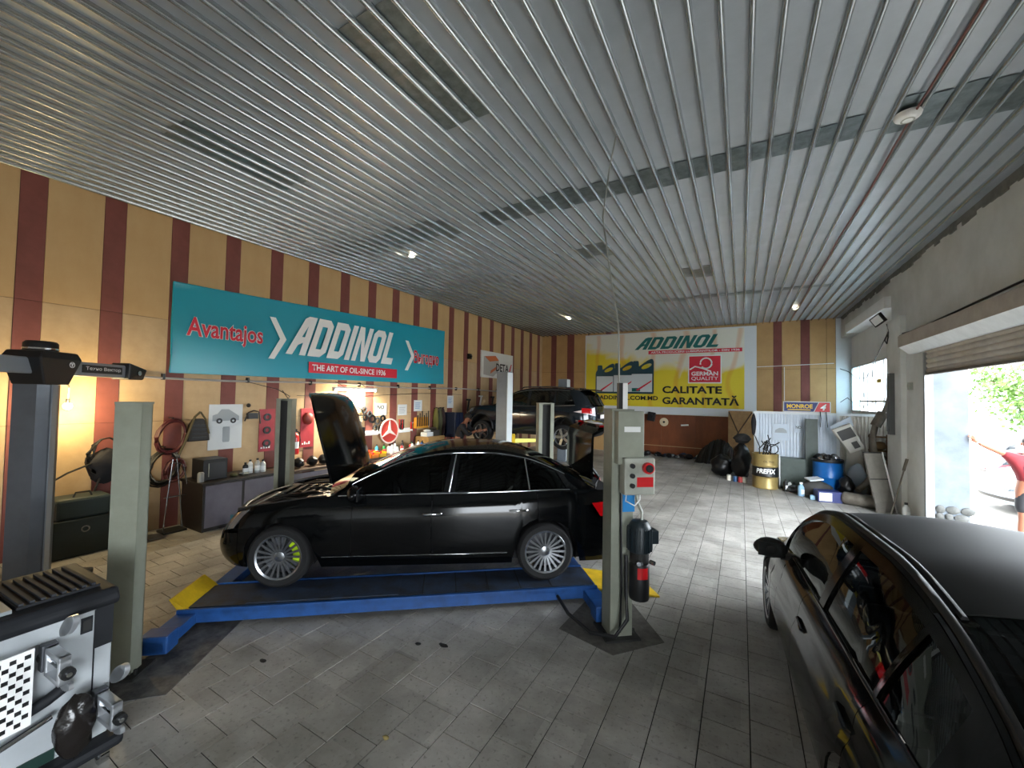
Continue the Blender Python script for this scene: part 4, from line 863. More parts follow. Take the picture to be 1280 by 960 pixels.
# conduit along the wall and bare lamps
pipe = thing('wall_conduit', 'pale conduit pipe running along the left wall below the teal banner', 'pipe')
MB().tube([(XL+.05, y, 2.47+.02*sin(y*1.3)) for y in frange(-.5, 14.2, 40)], .022, 6).build('pipe', mat('pale_pipe', '#b9b5b4', .4, metal=.3), pipe, smooth=60)
for i in range(11): MB().bb(XL, XL+.075, .3+i*1.3, .33+i*1.3, 2.43, 2.53).build('pipe_clip', M_BLK, pipe)
lamp = thing('bare_bulb', 'glowing bare light bulb hanging on the wall beside the alignment tower', 'lamp', (-7.98, 1.80, 2.02))
MB().sphere((0, 0, 0), .045, 14, 10).build('bulb', mat('bulb_glow', '#ffe9b8', emit=40, ecol='#ffe2a0'), lamp, smooth=60); MB().cyl((0, 0, .035), (0, 0, .1), .02, n=10).build('socket', M_BLK, lamp); MB().tube([(0, 0, .1), (-.01, .01, .25), (-.22, .02, .44)], .006, 5).build('cord', M_PLATE, lamp)
pl_ = bpy.data.lights.new('bulb_light', 'POINT'); pl_.energy = 14; pl_.color = (1, .78, .42); pl_.shadow_soft_size = .06; po = bpy.data.objects.new('bulb_light', pl_); COL.objects.link(po); po.location = (.10, 0, 0); po.parent = lamp
tb = thing('fluorescent_lamp', 'glowing fluorescent tube hung on the wall behind the raised bonnet', 'lamp', (-7.95, 6.5, 2.34))
MB().cyl((0, -.6, 0), (0, .6, 0), .018, n=10).build('tube', mat('tube_glow', '#fff6dc', emit=14, ecol='#fff0cc'), tb, smooth=60); MB().bb(-.05, .03, -.62, .62, .03, .07).build('housing', M_PLATE, tb)
for s_ in (-1, 1): MB().bb(-.03, .03, s_*.6-.02, s_*.6+.02, -.03, .04).build('end_cap', M_PLATE, tb)
MB().tube([(-.02, .3, .07), (-.3, .35, .2)], .006, 5).build('hanger', M_BLK, tb); MB().tube([(-.02, -.3, .07), (-.3, -.35, .2)], .006, 5).build('hanger', M_BLK, tb)
al = bpy.data.lights.new('tube_light', 'AREA'); al.shape = 'RECTANGLE'; al.size = .05; al.size_y = 1.2; al.energy = 34; al.color = (1, .9, .68)
ao = bpy.data.objects.new('tube_light', al); COL.objects.link(ao); ao.parent = tb; ao.location = (0, 0, -.03)
one(MB().tube([(XL+.06, y, 2.25+.06*sin(y*.8)) for y in frange(5.2, 11, 20)], .006, 5), 'wire', M_BLK, 'thin dark wire slung along the wall under the conduit', 'wire', smooth=60)
one(MB().tube([(XL+.05, 4.2, 2.45), (-7.4, 4.3, 2.32), (-6.5, 4.0, 2.2), (-6.15, 3.76, 2.17)], .006, 5), 'wire', M_BLK, 'thin wire running from the conduit to the far lift post', 'wire', smooth=60)

# ---- things hung on the wall
def coil(name, y, z, r, m, lab, n=7, seed=1, cat='hose', ell=1.35):
    rnd = random.Random(seed); t = thing(name, lab, cat, (XL+.06, y, z))
    for i in range(n):
        a0 = rnd.uniform(-.3, .3); rr = r*rnd.uniform(.75, 1.05); dx = rnd.uniform(0, .1)
        MB().tube([(dx, rr*cos(a)+rnd.uniform(-.01, .01), ell*rr*sin(a)-.25*rr*(1-cos(a+a0))) for a in frange(0, 2*pi, 18)[:-1]], .014, 6, True).build('loop', m, t, smooth=60)
    MB().cyl((-.05, 0, r*ell*.95), (.1, 0, r*ell*.95), .012, n=8).build('hook', M_BLK, t)
    return t
M_HOSER = mat('maroon_hose', '#4d1d20', .5); M_HOSEB = mat('black_hose', '#15130f', .5)
coil('air_hose', 3.03, 1.55, .20, M_HOSER, 'maroon air hose coil hanging highest on the brown board'); coil('air_hose', 2.94, 1.06, .22, M_HOSEB, 'black hose coil hanging below the maroon one', 6, 3); coil('air_hose', 3.10, .98, .14, M_HOSER, 'small maroon hose loop hanging low right of the black coil', 5, 6)
bp = thing('cable_bundle', 'dark tangle of cables and straps hung beside the near lift post', 'cables', (XL+.14, 2.24, 1.22))
MB().blob((0, 0, -.08), (.2, .40, .5), .3, 8, 20, 12).build('bag', mat('black_cloth', '#141318', .8, bump=.8, bscale=12), bp, smooth=60)
for i in range(9):
    rnd = random.Random(i); MB().tube([(.05, .2*cos(a)*rnd.uniform(.7, 1.1), .05+.28*sin(a)) for a in frange(0, 2*pi, 14)[:-1]], .009, 5, True).build('loop', M_HOSEB, bp, smooth=60)
MB().tube([(.05, -.1, .0), (.1, -.4, -.12), (.1, -.52, -.2)], .013, 6).build('strap', M_HOSEB, bp); MB().tube([(.05, -.05, -.2), (.08, -.12, -.42)], .013, 6).build('strap', M_HOSEB, bp)
bl2 = thing('compressor_tool', 'bell-shaped dark metal tool hung by a belt on the wall', 'tool', (XL+.1, 3.40, 1.62))
MB().prism([(-.16, -.22), (.16, -.22), (.13, .05), (.06, .16), (-.06, .16), (-.12, .05)], lambda a, b, h: (h, a, b), -.06, .08).build('body', mat('tool_dark', '#2e2a25', .5, metal=.4, var=.5), bl2, bevel=.01)
MB().tube([(.09, .0, .28), (.09, -.08, .2), (.09, -.2, -.2), (.09, -.28, -.42)], .018, 6).build('belt', mat('olive_belt', '#4d452c', .7), bl2); MB().tube([(.09, .0, .28), (.09, .08, .15), (.09, .14, -.1)], .014, 6).build('belt', mat('olive_belt'), bl2)
for i in range(4): MB().bb(.08, .09, -.11, .11, -.18+i*.07, -.15+i*.07).build('slot', M_BLK, bl2)
M_POSTER = mat('poster_white', '#d5d9da', .5, var=.25, vscale=2, col2='#b5bbbf')
ps = thing('poster', 'white poster with a car drawing and a tyre, pinned above the dark desk', 'poster'); MB().bb(XL+.01, XL+.016, 3.60, 4.16, 1.20, 2.02).build('sheet', M_POSTER, ps)
PT = LW(XL+.017); M_INK = mat('grey_ink', '#9aa1a6', .6)
poly_part('car_drawing', [(3.66, 1.72), (4.1, 1.72), (4.1, 1.80), (4.02, 1.86), (3.92, 1.93), (3.8, 1.93), (3.74, 1.85), (3.66, 1.82)], PT, 0, .002, M_INK, ps)
for y in (3.77, 4.0): MB().lathe([(.02, 0), (.05, 0), (.05, .003), (.02, .003)], 16, 'X', (XL+.019, y, 1.72)).build('wheel_drawing', M_BLK, ps)
poly_part('tyre_drawing', [(3.84, 1.33), (3.94, 1.33), (3.95, 1.36), (3.95, 1.58), (3.94, 1.61), (3.84, 1.61), (3.83, 1.58), (3.83, 1.36)], PT, 0, .002, M_INK, ps)
br = thing('pull_strap', 'small dark bracket with a hanging strap beside the tyre poster', 'bracket', (XL+.05, 4.33, 1.80)); MB().bb(-.04, .04, -.1, .08, -.06, .05).build('block', M_BLK, br); MB().tube([(.03, -.16, -.1), (.03, -.1, .06), (.03, .0, .1), (.03, .1, .07), (.03, .13, -.16)], .012, 6).build('strap', M_HOSEB, br); MB().sphere((.03, -.1, .2), .04, 10, 6).build('knob', M_BLK, br)
for i, (y, lab) in enumerate(((4.60, 'red display card with discs left of the far lift post'), (5.46, 'red display card with a round cap left of the raised bonnet'))):
    t = thing('display_card', lab, 'card', (XL+.012, y, 1.50)); MB().bb(0, .01, -.13, .17, -.42, .42).build('card', mat('red_card', '#a52a35', .5, var=.3), t)
    for j in range(3 if i == 0 else 1): MB().lathe([(.04, .012), (.075, .012), (.075, .03), (.04, .03)], 16, 'X', (0, .02, .26-j*.26)).build('disc', (M_BLK if i == 0 else mat('brick_red', '#7d2a22', .5)), t)
    if i == 1: MB().sphere((.05, .02, .2), .12, 14, 8, (.5, 1, 1.1)).build('cap', mat('brick_red'), t, smooth=60)
    for j in range(4): MB().bb(.01, .014, -.09+j*.05, -.06+j*.05, -.36, -.33+.03*(j % 2)).build('white_tag', M_WPRINT, t)
fe = thing('fire_extinguisher', 'red fire extinguisher with a white label hung on the wall', 'extinguisher', (XL+.16, 5.12, .98))
MB().lathe([(.001, 0), (.08, .0), (.085, .03), (.085, .34), (.07, .40), (.03, .44), (.03, .46), (.001, .46)], 20).build('cylinder', mat('extinguisher_red', '#c01820', .3, coat=.4), fe, smooth=40)
MB().grid(lambda a, z: (.087*cos(a), .087*sin(a), z), frange(-1.8, .6, 10), [.12, .26]).build('label', M_WPRINT, fe); MB().bb(-.02, .05, -.02, .02, .46, .52).build('valve', M_BLK, fe); MB().bb(-.165, -.07, -.03, .03, .2, .42).build('wall_bracket', M_BLK, fe); MB().tube([(.0, .03, .48), (.0, .1, .44), (.02, .11, .3), (.02, .1, .15)], .012, 6).build('hose', M_BLK, fe, smooth=60); MB().tube([(0, -.02, .52), (.0, -.1, .55), (0, -.12, .53)], .01, 5).build('lever', M_BLK, fe)
one(MB().tube([(XL+.03, 5.0, 1.62), (XL+.03, 5.2, 1.9), (XL+.03, 4.9, 2.3)], .008, 5), 'wire', M_BLK, 'dark wire dropping down to the fire extinguisher', 'wire')
# left corner: tool box, pail and bag
tbx = thing('tool_box', 'dark green tool chest standing on the floor against the wall', 'tool box', (-8.0, 1.98, 0), 0)
MB().bb(-.2, .22, -.3, .32, 0, .50).build('body', mat('chest_green', '#28322f', .5, var=.3), tbx, bevel=.015); MB().bb(-.2, .2, -.28, .26, .50, .78).build('upper_case', mat('case_green', '#2f3a38', .5), tbx, bevel=.04); MB().lathe([(.03, .225), (.045, .225), (.045, .24), (.03, .24)], 14, 'X', (0, .0, .36)).build('latch', M_ALLOY, tbx); MB().tube([(.1, -.1, .78), (.1, -.08, .84), (.1, .06, .84), (.1, .08, .78)], .012, 6).build('handle', M_BLK, tbx)
pa = one(MB().lathe([(.001, 0), (.1, 0), (.12, .02), (.12, .36), (.10, .38), (.001, .38)], 16), 'paint_can', M_BLK, 'dark canister with a pale label beside the tool chest', 'canister', smooth=40, loc=(-7.85, 2.48, 0)); MB().bb(.10, .124, -.05, .05, .14, .26).build('label', M_PLATE, pa)
one(MB().lathe([(.06, 0), (.12, .04), (.16, .13), (.155, .13), (.11, .045), (.001, .02)], 20), 'plastic_bowl', mat('teal_plastic', '#3a9fb0', .4), 'teal plastic bowl resting on the dark canister', 'bowl', smooth=50, loc=(-7.85, 2.48, .382))
one(MB().blob((0, 0, .24), (.45, .5, .55), .3, 12, 18, 12, .85), 'plastic_sack', mat('white_sack', '#8f8b83', .6, var=.4, bump=.8, bscale=10), 'crumpled pale sack at the foot of the alignment tower', 'sack', smooth=60, loc=(-6.45, .55, 0))

# ---- desk with black box
desk = thing('desk', 'dark desk with grey front panels standing below the tyre poster', 'desk', (-7.78, 3.82, 0))
M_DESK = mat('desk_dark', '#1c1714', .5, var=.3); M_DFR = mat('desk_front', '#6a6672', .4, var=.5, vscale=3, col2='#4a4652')
MB().bb(-.42, .34, -.62, .62, .74, .78).build('desk_top', M_DESK, desk); MB().bb(-.40, .32, -.60, -.57, 0, .74).build('side_panel', M_DESK, desk); MB().bb(-.40, .32, .57, .60, 0, .74).build('side_panel', M_DESK, desk)
for a, b in ((-.565, -.02), (.02, .565)): MB().bb(.30, .325, a, b, .06, .73).build('front_panel', M_DFR, desk)
MB().bb(.29, .32, -.018, .018, .02, .74).build('divider', M_DESK, desk); MB().bb(.28, .30, -.57, .57, 0, .06).build('plinth', M_DESK, desk)
ob = thing('black_box', 'black appliance box standing on the desk corner', 'appliance', (-7.86, 3.50, .781)); MB().bb(-.2, .2, -.2, .16, 0, .34).build('case', M_BLK, ob, bevel=.01); MB().bb(.2, .206, -.12, .12, .06, .28).build('door', mat('box_front', '#1d1f22', .35), ob); MB().bb(.206, .214, -.13, -.12, .06, .28).build('door_trim', M_GRYP, ob)
one(MB().lathe([(.001, 0), (.045, 0), (.045, .14), (.03, .16), (.001, .16)], 14), 'jar', mat('grey_jar', '#7d8080', .3), 'small grey jar on the near end of the desk', 'jar', smooth=40, loc=(-7.62, 3.25, .781))
one(MB().bb(-.05, .05, -.02, .02, 0, .22), 'bottle_pack', mat('teal_pack', '#2d6a86', .4), 'slim teal and white carton standing beside the saloon headlamp', 'carton', loc=(-7.3, 3.6, 0), bevel=.006)
def bottle(x, y, z, h, r, m, lab, grp, capm=None, rot=0):
    t = thing('bottle', lab, 'bottle', (x, y, z), rot, grp); MB().lathe([(.001, 0), (r, 0), (r, h*.62), (r*.85, h*.74), (r*.38, h*.84), (r*.38, h*.9), (.001, h*.9)], 12).build('body', m, t, smooth=40); MB().cyl((0, 0, h*.88), (0, 0, h), r*.45, n=10).build('cap', capm or M_BLK, t); MB().grid(lambda a, q: (r*1.02*cos(a), r*1.02*sin(a), q), frange(-1.6, 1.2, 8), [h*.15, h*.5]).build('label', M_WPRINT, t); return t
def can(x, y, z, h, r, m, lab, grp):
    t = thing('tin_can', lab, 'can', (x, y, z), 0, grp); MB().lathe([(.001, 0), (r, 0), (r, h*.95), (r*.9, h), (.001, h)], 14).build('body', m, t, smooth=40); MB().lathe([(r*1.03, h*.93), (r*1.03, h*.97)], 14).build('rim', M_ALLOY, t); return t
def tray(x, y, z, d, m, lab, grp):
    t = thing('parts_tray', lab, 'tray', (x, y, z), 0, grp); a, b, h = d[0]/2, d[1]/2, d[2]
    q = MB(); q.bb(-a, a, -b, b, 0, .01); q.bb(-a, -a+.01, -b, b, 0, h); q.bb(a-.01, a, -b, b, 0, h*.7); q.bb(-a, a, -b, -b+.01, 0, h); q.bb(-a, a, b-.01, b, 0, h); q.build('bin', m, t)
    for i in range(5): MB().cyl((random.uniform(-a*.6, a*.6), random.uniform(-b*.7, b*.7), .01), (random.uniform(-a*.6, a*.6), random.uniform(-b*.7, b*.7), h*1.05), .018, n=6).build('small_part', M_ALLOY if i % 2 else M_REDP, t)
    return t
for i, (y, h, m, nm) in enumerate(((4.10, .24, mat('white_bottle', '#d3d6d4', .4), 'white'), (4.20, .26, mat('silver_bottle', '#a9acae', .3, metal=.5), 'silver'), (4.02, .20, mat('dark_bottle', '#25262a', .3), 'dark'), (4.30, .22, mat('white_bottle'), 'squat white'))): bottle(-7.8+.05*(i % 2), y, .781, h, .045, m, nm+' bottle in the cluster at the far end of the desk', 'bottles on the desk')
for i, (y, d, m, nm) in enumerate(((3.78, (.2, .12, .06), mat('olive_tool', '#53502c', .5), 'olive'), (3.9, (.14, .1, .05), M_ALLOY, 'shiny'), (3.97, (.1, .14, .04), M_GRYP, 'grey'))): one(MB().blob((0, 0, d[2]/2), d, .25, i+3, 12, 8, .9), 'hand_tool', m, nm+' hand tool lying on the desk behind the black box', 'tool', 'tools on the desk', smooth=50, loc=(-7.7, y, .781))
st = thing('wire_stand', 'thin bent metal stand between the hoses and the desk', 'stand', (-7.95, 3.02, 0))
for dy in (-.12, .14): MB().tube([(0, dy, 0), (0, dy*.6, .6), (0, dy*.2, 1.15)], .010, 6).build('leg', M_ALLOY, st)
MB().tube([(0, -.12, .55), (0, .17, .55)], .01, 6).build('crossbar', M_ALLOY, st); MB().tube([(0, -.02, 1.1), (0, .12, 1.05), (0, .18, .72)], .008, 6).build('rod', M_ALLOY, st); MB().bb(-.14, .14, -.15, .15, 0, .03).build('base', M_POSTD, st)
# ---- long work bench further along the wall
wb = thing('workbench', 'long dark work bench along the left wall loaded with bottles and trays', 'workbench', (-7.85, 6.6, 0))
MB().bb(-.38, .36, -2.1, 2.2, .70, .75).build('bench_top', mat('bench_wood', '#4b3626', .6, var=.4), wb)
for y in (-2.0, -1.0, 0, 1.0, 2.1):
    for x in (-.33, .31): MB().bb(x-.03, x+.03, y-.03, y+.03, 0, .70).build('leg', M_POSTD, wb)
MB().bb(-.36, .32, -2.05, 2.15, .2, .23).build('shelf', M_POSTD, wb); MB().bb(.33, .35, -2.0, -1.0, .1, .68).build('front_panel', M_DFR, wb); MB().bb(.33, .35, .02, .98, .1, .68).build('front_panel', M_DESK, wb)
rnd = random.Random(4); cols = [('green', '#2f8a4d'), ('blue', '#2468b8'), ('white', '#dcdedb'), ('cyan', '#4aa5c9'), ('white', '#cfd2cf'), ('grey', '#8d9192'), ('red', '#b0312a'), ('black', '#1d1e20')]
k_ = 0
for y in frange(7.05, 8.7, 20):
    nm, hx = cols[rnd.randrange(len(cols))]; m = mat('bottle_'+nm+hx[1:], hx, .35); z = .751; x = -7.75+rnd.uniform(-.16, .18)
    if k_ % 3 == 2: can(x, y, z, rnd.uniform(.12, .18), .05, m, '%s tin on the work bench right of the orange trays' % nm, 'bottles and tins on the work bench')
    else: bottle(x, y, z, rnd.uniform(.18, .30), .042, m, '%s bottle on the work bench right of the orange trays' % nm, 'bottles and tins on the work bench')
    k_ += 1
for i, (y, x, m, nm) in enumerate(((6.45, -7.62, mat('yellow_tray', '#dba81f', .5), 'yellow parts tray at the near end of the bench row'), (6.72, -7.60, mat('orange_tray', '#e07c1e', .5), 'orange parts tray in the middle of the bench row'), (6.98, -7.62, mat('yellow_tray'), 'yellow parts tray next to the bottles'), (6.6, -7.85, mat('red_tray', '#b5382c', .5), 'red parts tray behind the yellow ones'), (6.9, -7.9, mat('orange_tray'), 'orange parts tray at the back by the wall'))): tray(x, y, .751, (.24, .22, .12), m, nm, 'parts trays on the bench')
for i, (y, nm) in enumerate(((4.75, 'first'), (5.0, 'second'), (5.3, 'third'), (5.55, 'fourth'), (5.85, 'fifth'))): one(MB().blob((0, 0, .1), (.22, .2, .2), .3, 30+i, 14, 8, .9), 'machine_part', mat('greasy_metal', '#26272a', .4, metal=.5, var=.5), 'greasy dark machine part, %s from the desk along the bench' % nm, 'machine part', 'machine parts on the bench', smooth=40, loc=(-7.75, y, .751))
# wall clutter above the bench
sw_ = thing('steering_wheel', 'old black steering wheel hung on the wall behind the raised bonnet', 'steering wheel', (XL+.08, 6.74, 1.72)); MB().tube([(0, .2*cos(a), .2*sin(a)) for a in frange(0, 2*pi, 26)[:-1]], .015, 6, True).build('rim', M_BLK, sw_, smooth=60)
for a in (0, pi, -pi/2): MB().tube([(0, 0, 0), (0, .2*cos(a), .2*sin(a))], .014, 6).build('spoke', M_BLK, sw_)
MB().cyl((-.08, 0, 0), (.02, 0, 0), .05, n=14).build('hub', M_BLK, sw_)
for y0, y1, z0, z1, lab in ((7.35, 7.75, 1.70, 2.02, 'white paper notice with large lettering pinned above the gaskets'), (8.15, 8.5, 1.68, 1.98, 'white sheet of paper pinned left of the third brown board'), (8.78, 9.12, 1.78, 2.10, 'white sheet with a blue print pinned highest above the tool rack'), (6.35, 6.62, 1.72, 2.0, 'pale sheet of paper pinned left of the steering wheel'), (10.3, 10.62, 1.85, 2.25, 'white note pinned above the dark blue cabinet')):
    t = thing('paper_sheet', lab, 'paper', group='papers pinned to the wall'); MB().bb(XL+.01, XL+.015, y0, y1, z0, z1).build('sheet', M_POSTER, t)
    if 'lettering' in lab: text('lettering', 'NO', mat('ink_black'), t, LW(XL+.016), y0+.08, y1-.1, z1-.16, z1-.05, bold=.02)
    else:
        for j in range(4): MB().bb(XL+.015, XL+.017, y0+.05, y1-.07-.03*(j % 2), z1-.09-j*.05, z1-.075-j*.05).build('text_line', M_INK if 'blue' not in lab else mat('blue_ink', '#4a86c0', .5), t)
rnd = random.Random(9); gk = 0
for (y, z, r) in ((7.25, 1.62, .11), (7.42, 1.56, .10), (7.6, 1.62, .09), (7.35, 1.38, .08), (7.55, 1.36, .09), (7.15, 1.75, .08), (7.68, 1.48, .07), (6.98, 1.86, .09), (7.02, 1.66, .08), (8.28, 1.36, .09)):
    one(MB().lathe([(r*.55, 0), (r, 0), (r, .03), (r*.55, .03)], 18, 'X').bb(-.01, .04, -.01, .01, r*.9, r*1.1), 'brake_disc', M_ALLOY if gk % 2 else mat('greasy_metal'), '%s ring-shaped part hanging on the wall between steering wheel and white notice' % ('shiny', 'dark')[gk % 2 == 0], 'metal ring', 'ring parts on the wall', smooth=40, loc=(XL+.03, y, z)); gk += 1
for y0, lab in ((6.35, 'black storage bin on the wall nearer the raised bonnet'), (6.72, 'black storage bin on the wall next to the red emblem')):
    t = thing('storage_bin', lab, 'bin', (XL+.12, y0, 1.18), group='black bins on the wall'); MB().bb(-.1, .1, -.17, .17, 0, .26).build('bin', M_BLK, t, bevel=.01); MB().blob((0, 0, .3), (.14, .24, .14), .3, 4, 12, 8).build('contents', mat('pinkish_part', '#b98a80', .6), t, smooth=50)
em = thing('star_emblem', 'red round emblem with a white three-pointed star on the wall', 'emblem', (XL+.05, 7.80, 1.28)); MB().lathe([(.001, 0), (.30, 0), (.30, .03), (.001, .03)], 32, 'X').build('disc', mat('emblem_red', '#d0453c', .4), em, smooth=40); MB().lathe([(.295, .03), (.335, .03), (.335, .05), (.295, .05)], 32, 'X').build('ring', mat('emblem_white', '#ead9d2', .4), em, smooth=40)
for a in (90, 210, 330):
    a = radians(a); MB().prism([(.30*cos(a), .30*sin(a)), (.05*cos(a+1.05), .05*sin(a+1.05)), (0, 0), (.05*cos(a-1.05), .05*sin(a-1.05))], lambda p, q, h: (h, p, q), .03, .055).build('star_point', mat('emblem_white'), em)
for s_, y0, y1 in ((0, 7.0, 7.46), (1, 8.14, 8.62)): one(MB().bb(XL+.02, XL+.14, y0, y1, 1.24, 1.28).bb(XL+.02, XL+.04, y0, y1, 1.2, 1.32), 'wall_shelf', M_WPRINT, ('narrow white wall shelf left of the red emblem', 'narrow white wall shelf right of the red emblem')[s_], 'shelf')
for i in range(7): one(MB().cyl((0, 0, 0), (0, 0, .02), .03, n=10).bb(-.012, .012, -.012, .012, -.22-.02*(i % 3), 0), 'spanner', M_ALLOY if i % 2 else M_REDP, ('%s spanner hanging right of the red emblem above the bench' % ('chrome' if i % 2 else 'red')), 'spanner', 'spanners on the wall', loc=(XL+.05, 8.2+.05*i+(.25 if i > 3 else 0), 1.55-(.1 if i > 3 else 0)))
rk = thing('tool_rack', 'yellow tool rack with dark hand tools on the wall above a carton', 'tool rack', (XL+.06, 9.0, 1.45)); MB().bb(0, .1, -.26, .26, -.16, .16).build('rack', mat('rack_yellow', '#c98a24', .5), rk, bevel=.01)
for i in range(6): MB().tube([(.12, -.22+i*.09, -.1), (.12, -.22+i*.09, .22+.06*(i % 3))], .016, 6).build('tool', M_BLK, rk)
cbx = thing('carton', 'brown cardboard carton with papers on top beside the bench', 'box', (-7.95, 9.18, 0)); MB().bb(-.25, .25, -.36, .36, 0, 1.06).build('box', mat('cardboard', '#9c7a48', .8, var=.4), cbx); MB().bb(.25, .253, -.34, .34, .5, .54).build('tape', mat('tape_tan', '#b8965f', .5), cbx)
for i, (y, z) in enumerate(((9.04, 1.061), (9.30, 1.061))): one(MB().bb(-.12, .12, -.14, .14, 0, .12+.05*i).blob((0, 0, .16+.05*i), (.2, .24, .08), .3, i), 'parcel', (M_POSTER, mat('dark_parcel', '#3a3733', .5))[i], ('white parcel on top of the brown carton', 'dark parcel on top of the brown carton')[i], 'parcel', loc=(-7.95, y, z))
for i, (y, hx, lab) in enumerate(((9.66, '#6f6a35', 'olive work jacket hanging on the wall past the carton'), (9.84, '#5a5a44', 'grey green work jacket hanging beside the olive one'), (9.99, '#3a2a28', 'dark brown work jacket hanging nearest the blue cabinet'))):
    t = thing('work_jacket', lab, 'jacket', (XL+.1, y, 1.55), group='jackets on the wall'); MB().blob((0, 0, -.15), (.18, .17, .95), .15, 40+i, 18, 12).build('jacket', mat('jacket'+hx[1:], hx, .9, bump=.8, bscale=9), t, smooth=60)
    MB().cyl((-.08, 0, .3), (.05, 0, .33), .012, n=8).build('hook', M_BLK, t)
bc = thing('metal_cabinet', 'dark blue metal cabinet on red legs near the bending mechanic', 'cabinet', (-7.98, 10.30, 0)); MB().bb(-.22, .22, -.20, .22, .95, 1.72).build('body', mat('cabinet_blue', '#14203a', .4, var=.3), bc, bevel=.01); MB().bb(.22, .235, -.18, .0, .98, 1.69).build('door', mat('cabinet_blue'), bc); MB().bb(.22, .235, .02, .20, .98, 1.69).build('door', mat('cabinet_blue'), bc)
for x in (-.19, .19):
    for y in (-.17, .19): MB().bb(x-.025, x+.025, y-.025, y+.025, 0, .95).build('leg', mat('leg_red', '#a52f22', .5), bc)
for i, (y, z, l) in enumerate(((11.35, 2.0, .3), (12.1, 2.15, .25), (12.9, 2.1, .3))): one(MB().cyl((0, 0, -l), (0, .1, l*.4), .03, n=8).bb(-.03, .03, -.05, .15, l*.3, l*.5), 'hanging_tool', M_BLK if i != 1 else M_PLATE, ('dark hand tool hanging on the wall above the bonnet of the navy car', 'pale hand tool hanging on the wall left of the grey post', 'dark hand tool hanging on the wall behind the grey post')[i], 'tool', loc=(XL+.06, y, z))
one(MB().bb(-.05, .05, -.07, .07, -.09, .09).cyl((.05, 0, 0), (.1, 0, 0), .04, n=10), 'wall_speaker', M_BLK, 'small black device fixed high on the striped wall right of the banner', 'speaker', loc=(XL+.06, 11.4, 3.62))
# ================================================================ BACK WALL, RIGHT SIDE, CEILING FIXTURES
def ad_material():
    m = bpy.data.materials.new('yellow_vinyl'); m.use_nodes = True; nt = m.node_tree; b = nt.nodes['Principled BSDF']; N = nt.nodes.new; L = nt.links.new
    tc = N('ShaderNodeTexCoord'); sp = N('ShaderNodeSeparateXYZ'); L(tc.outputs['Object'], sp.inputs[0])
    n = N('ShaderNodeTexNoise'); n.inputs['Scale'].default_value = .9; n.inputs['Detail'].default_value = 3; n.inputs['Distortion'].default_value = 1.5; L(tc.outputs['Object'], n.inputs['Vector'])
    # white towards upper right, yellow elsewhere; orange streaks
    def math_(op, a, bb):
        q = N('ShaderNodeMath'); q.operation = op
        for i, v_ in enumerate((a, bb)):
            if isinstance(v_, (int, float)): q.inputs[i].default_value = v_
            else: L(v_, q.inputs[i])
        return q.outputs[0]
    t = math_('ADD', math_('MULTIPLY', math_('MINIMUM', sp.outputs['X'], 3.0), .3), math_('MULTIPLY', sp.outputs['Z'], 1.0))     # print coordinates
    t = math_('ADD', t, math_('MULTIPLY', n.outputs['Fac'], 1.3))
    r = N('ShaderNodeMapRange'); r.inputs[1].default_value = 2.95; r.inputs[2].default_value = 3.35; L(t, r.inputs[0])
    mx = N('ShaderNodeMix'); mx.data_type = 'RGBA'; mx.inputs['A'].default_value = (*lin('#e6cf2e'), 1); mx.inputs['B'].default_value = (*lin('#e3e0d3'), 1); L(r.outputs[0], mx.inputs['Factor'])
    n2 = N('ShaderNodeTexWave'); n2.inputs['Scale'].default_value = .28; n2.inputs['Distortion'].default_value = 6; n2.inputs['Detail'].default_value = 1.5; L(tc.outputs['Object'], n2.inputs['Vector'])
    r2 = N('ShaderNodeMapRange'); r2.inputs[1].default_value = .86; r2.inputs[2].default_value = 1.0; r2.inputs[4].default_value = .4; L(n2.outputs['Fac'], r2.inputs[0])
    m2 = N('ShaderNodeMix'); m2.data_type = 'RGBA'; m2.inputs['B'].default_value = (*lin('#d98a1c'), 1); L(mx.outputs['Result'], m2.inputs['A']); L(r2.outputs[0], m2.inputs['Factor'])
    L(m2.outputs['Result'], b.inputs['Base Color']); b.inputs['Roughness'].default_value = .45
    return m
M_AD = ad_material(); M_TEALP = mat('dark_teal_print', '#0c6b66', .5); M_INKB = mat('ink_black')
ad = thing('banner', 'large yellow and white oil advertising banner on the back wall', 'banner', (-6.03, 17.32, 1.95))
# local: x right, z up from the lower left corner of the print
def AT(a, b, h): return (a, -.03-h, b)
MB().bb(-.06, 6.52, -.0, .03, -.30, 3.10).build('white_border', mat('banner_white', '#d9dbdc', .5), ad)
MB().grid(lambda u, w_: (6.13*u, -.012-.01*sin(u*14)*sin(w_*5), 3.05*w_), frange(0, 1, 30), frange(0, 1, 12)).build('print', M_AD, ad, smooth=60)
X0 = 6.03; Z0 = -1.95
big_word(ad, AT, M_TEALP, 2.12, 5.50, 2.36, 2.86, .55)
MB().bb(2.68, 6.06, -.034, -.03, 2.16, 2.30).build('red_strip', M_RPRINT, ad); text('lettering', 'ARTA PRODUCERII LUBRIFIANTILOR - DIN 1936', M_WPRINT, ad, AT, 2.78, 5.98, 2.19, 2.27, bold=.02, ext=.008)
MB().bb(4.20, 5.38, -.036, -.03, .96, 2.06).build('logo_border', M_WPRINT, ad); MB().bb(4.24, 5.34, -.04, -.036, 1.0, 2.02).build('logo_square', M_RPRINT, ad)
MB().tube([(4.84+.20*cos(a), -.042, 1.74+.20*sin(a)) for a in frange(-2.4, 3.4, 22)], .032, 6).build('logo_swirl', M_WPRINT, ad, smooth=60); MB().tube([(4.26, -.042, 1.50), (4.45, -.042, 1.62), (4.7, -.042, 1.55), (5.02, -.042, 1.42)], .03, 6).build('logo_swirl', M_WPRINT, ad, smooth=60)
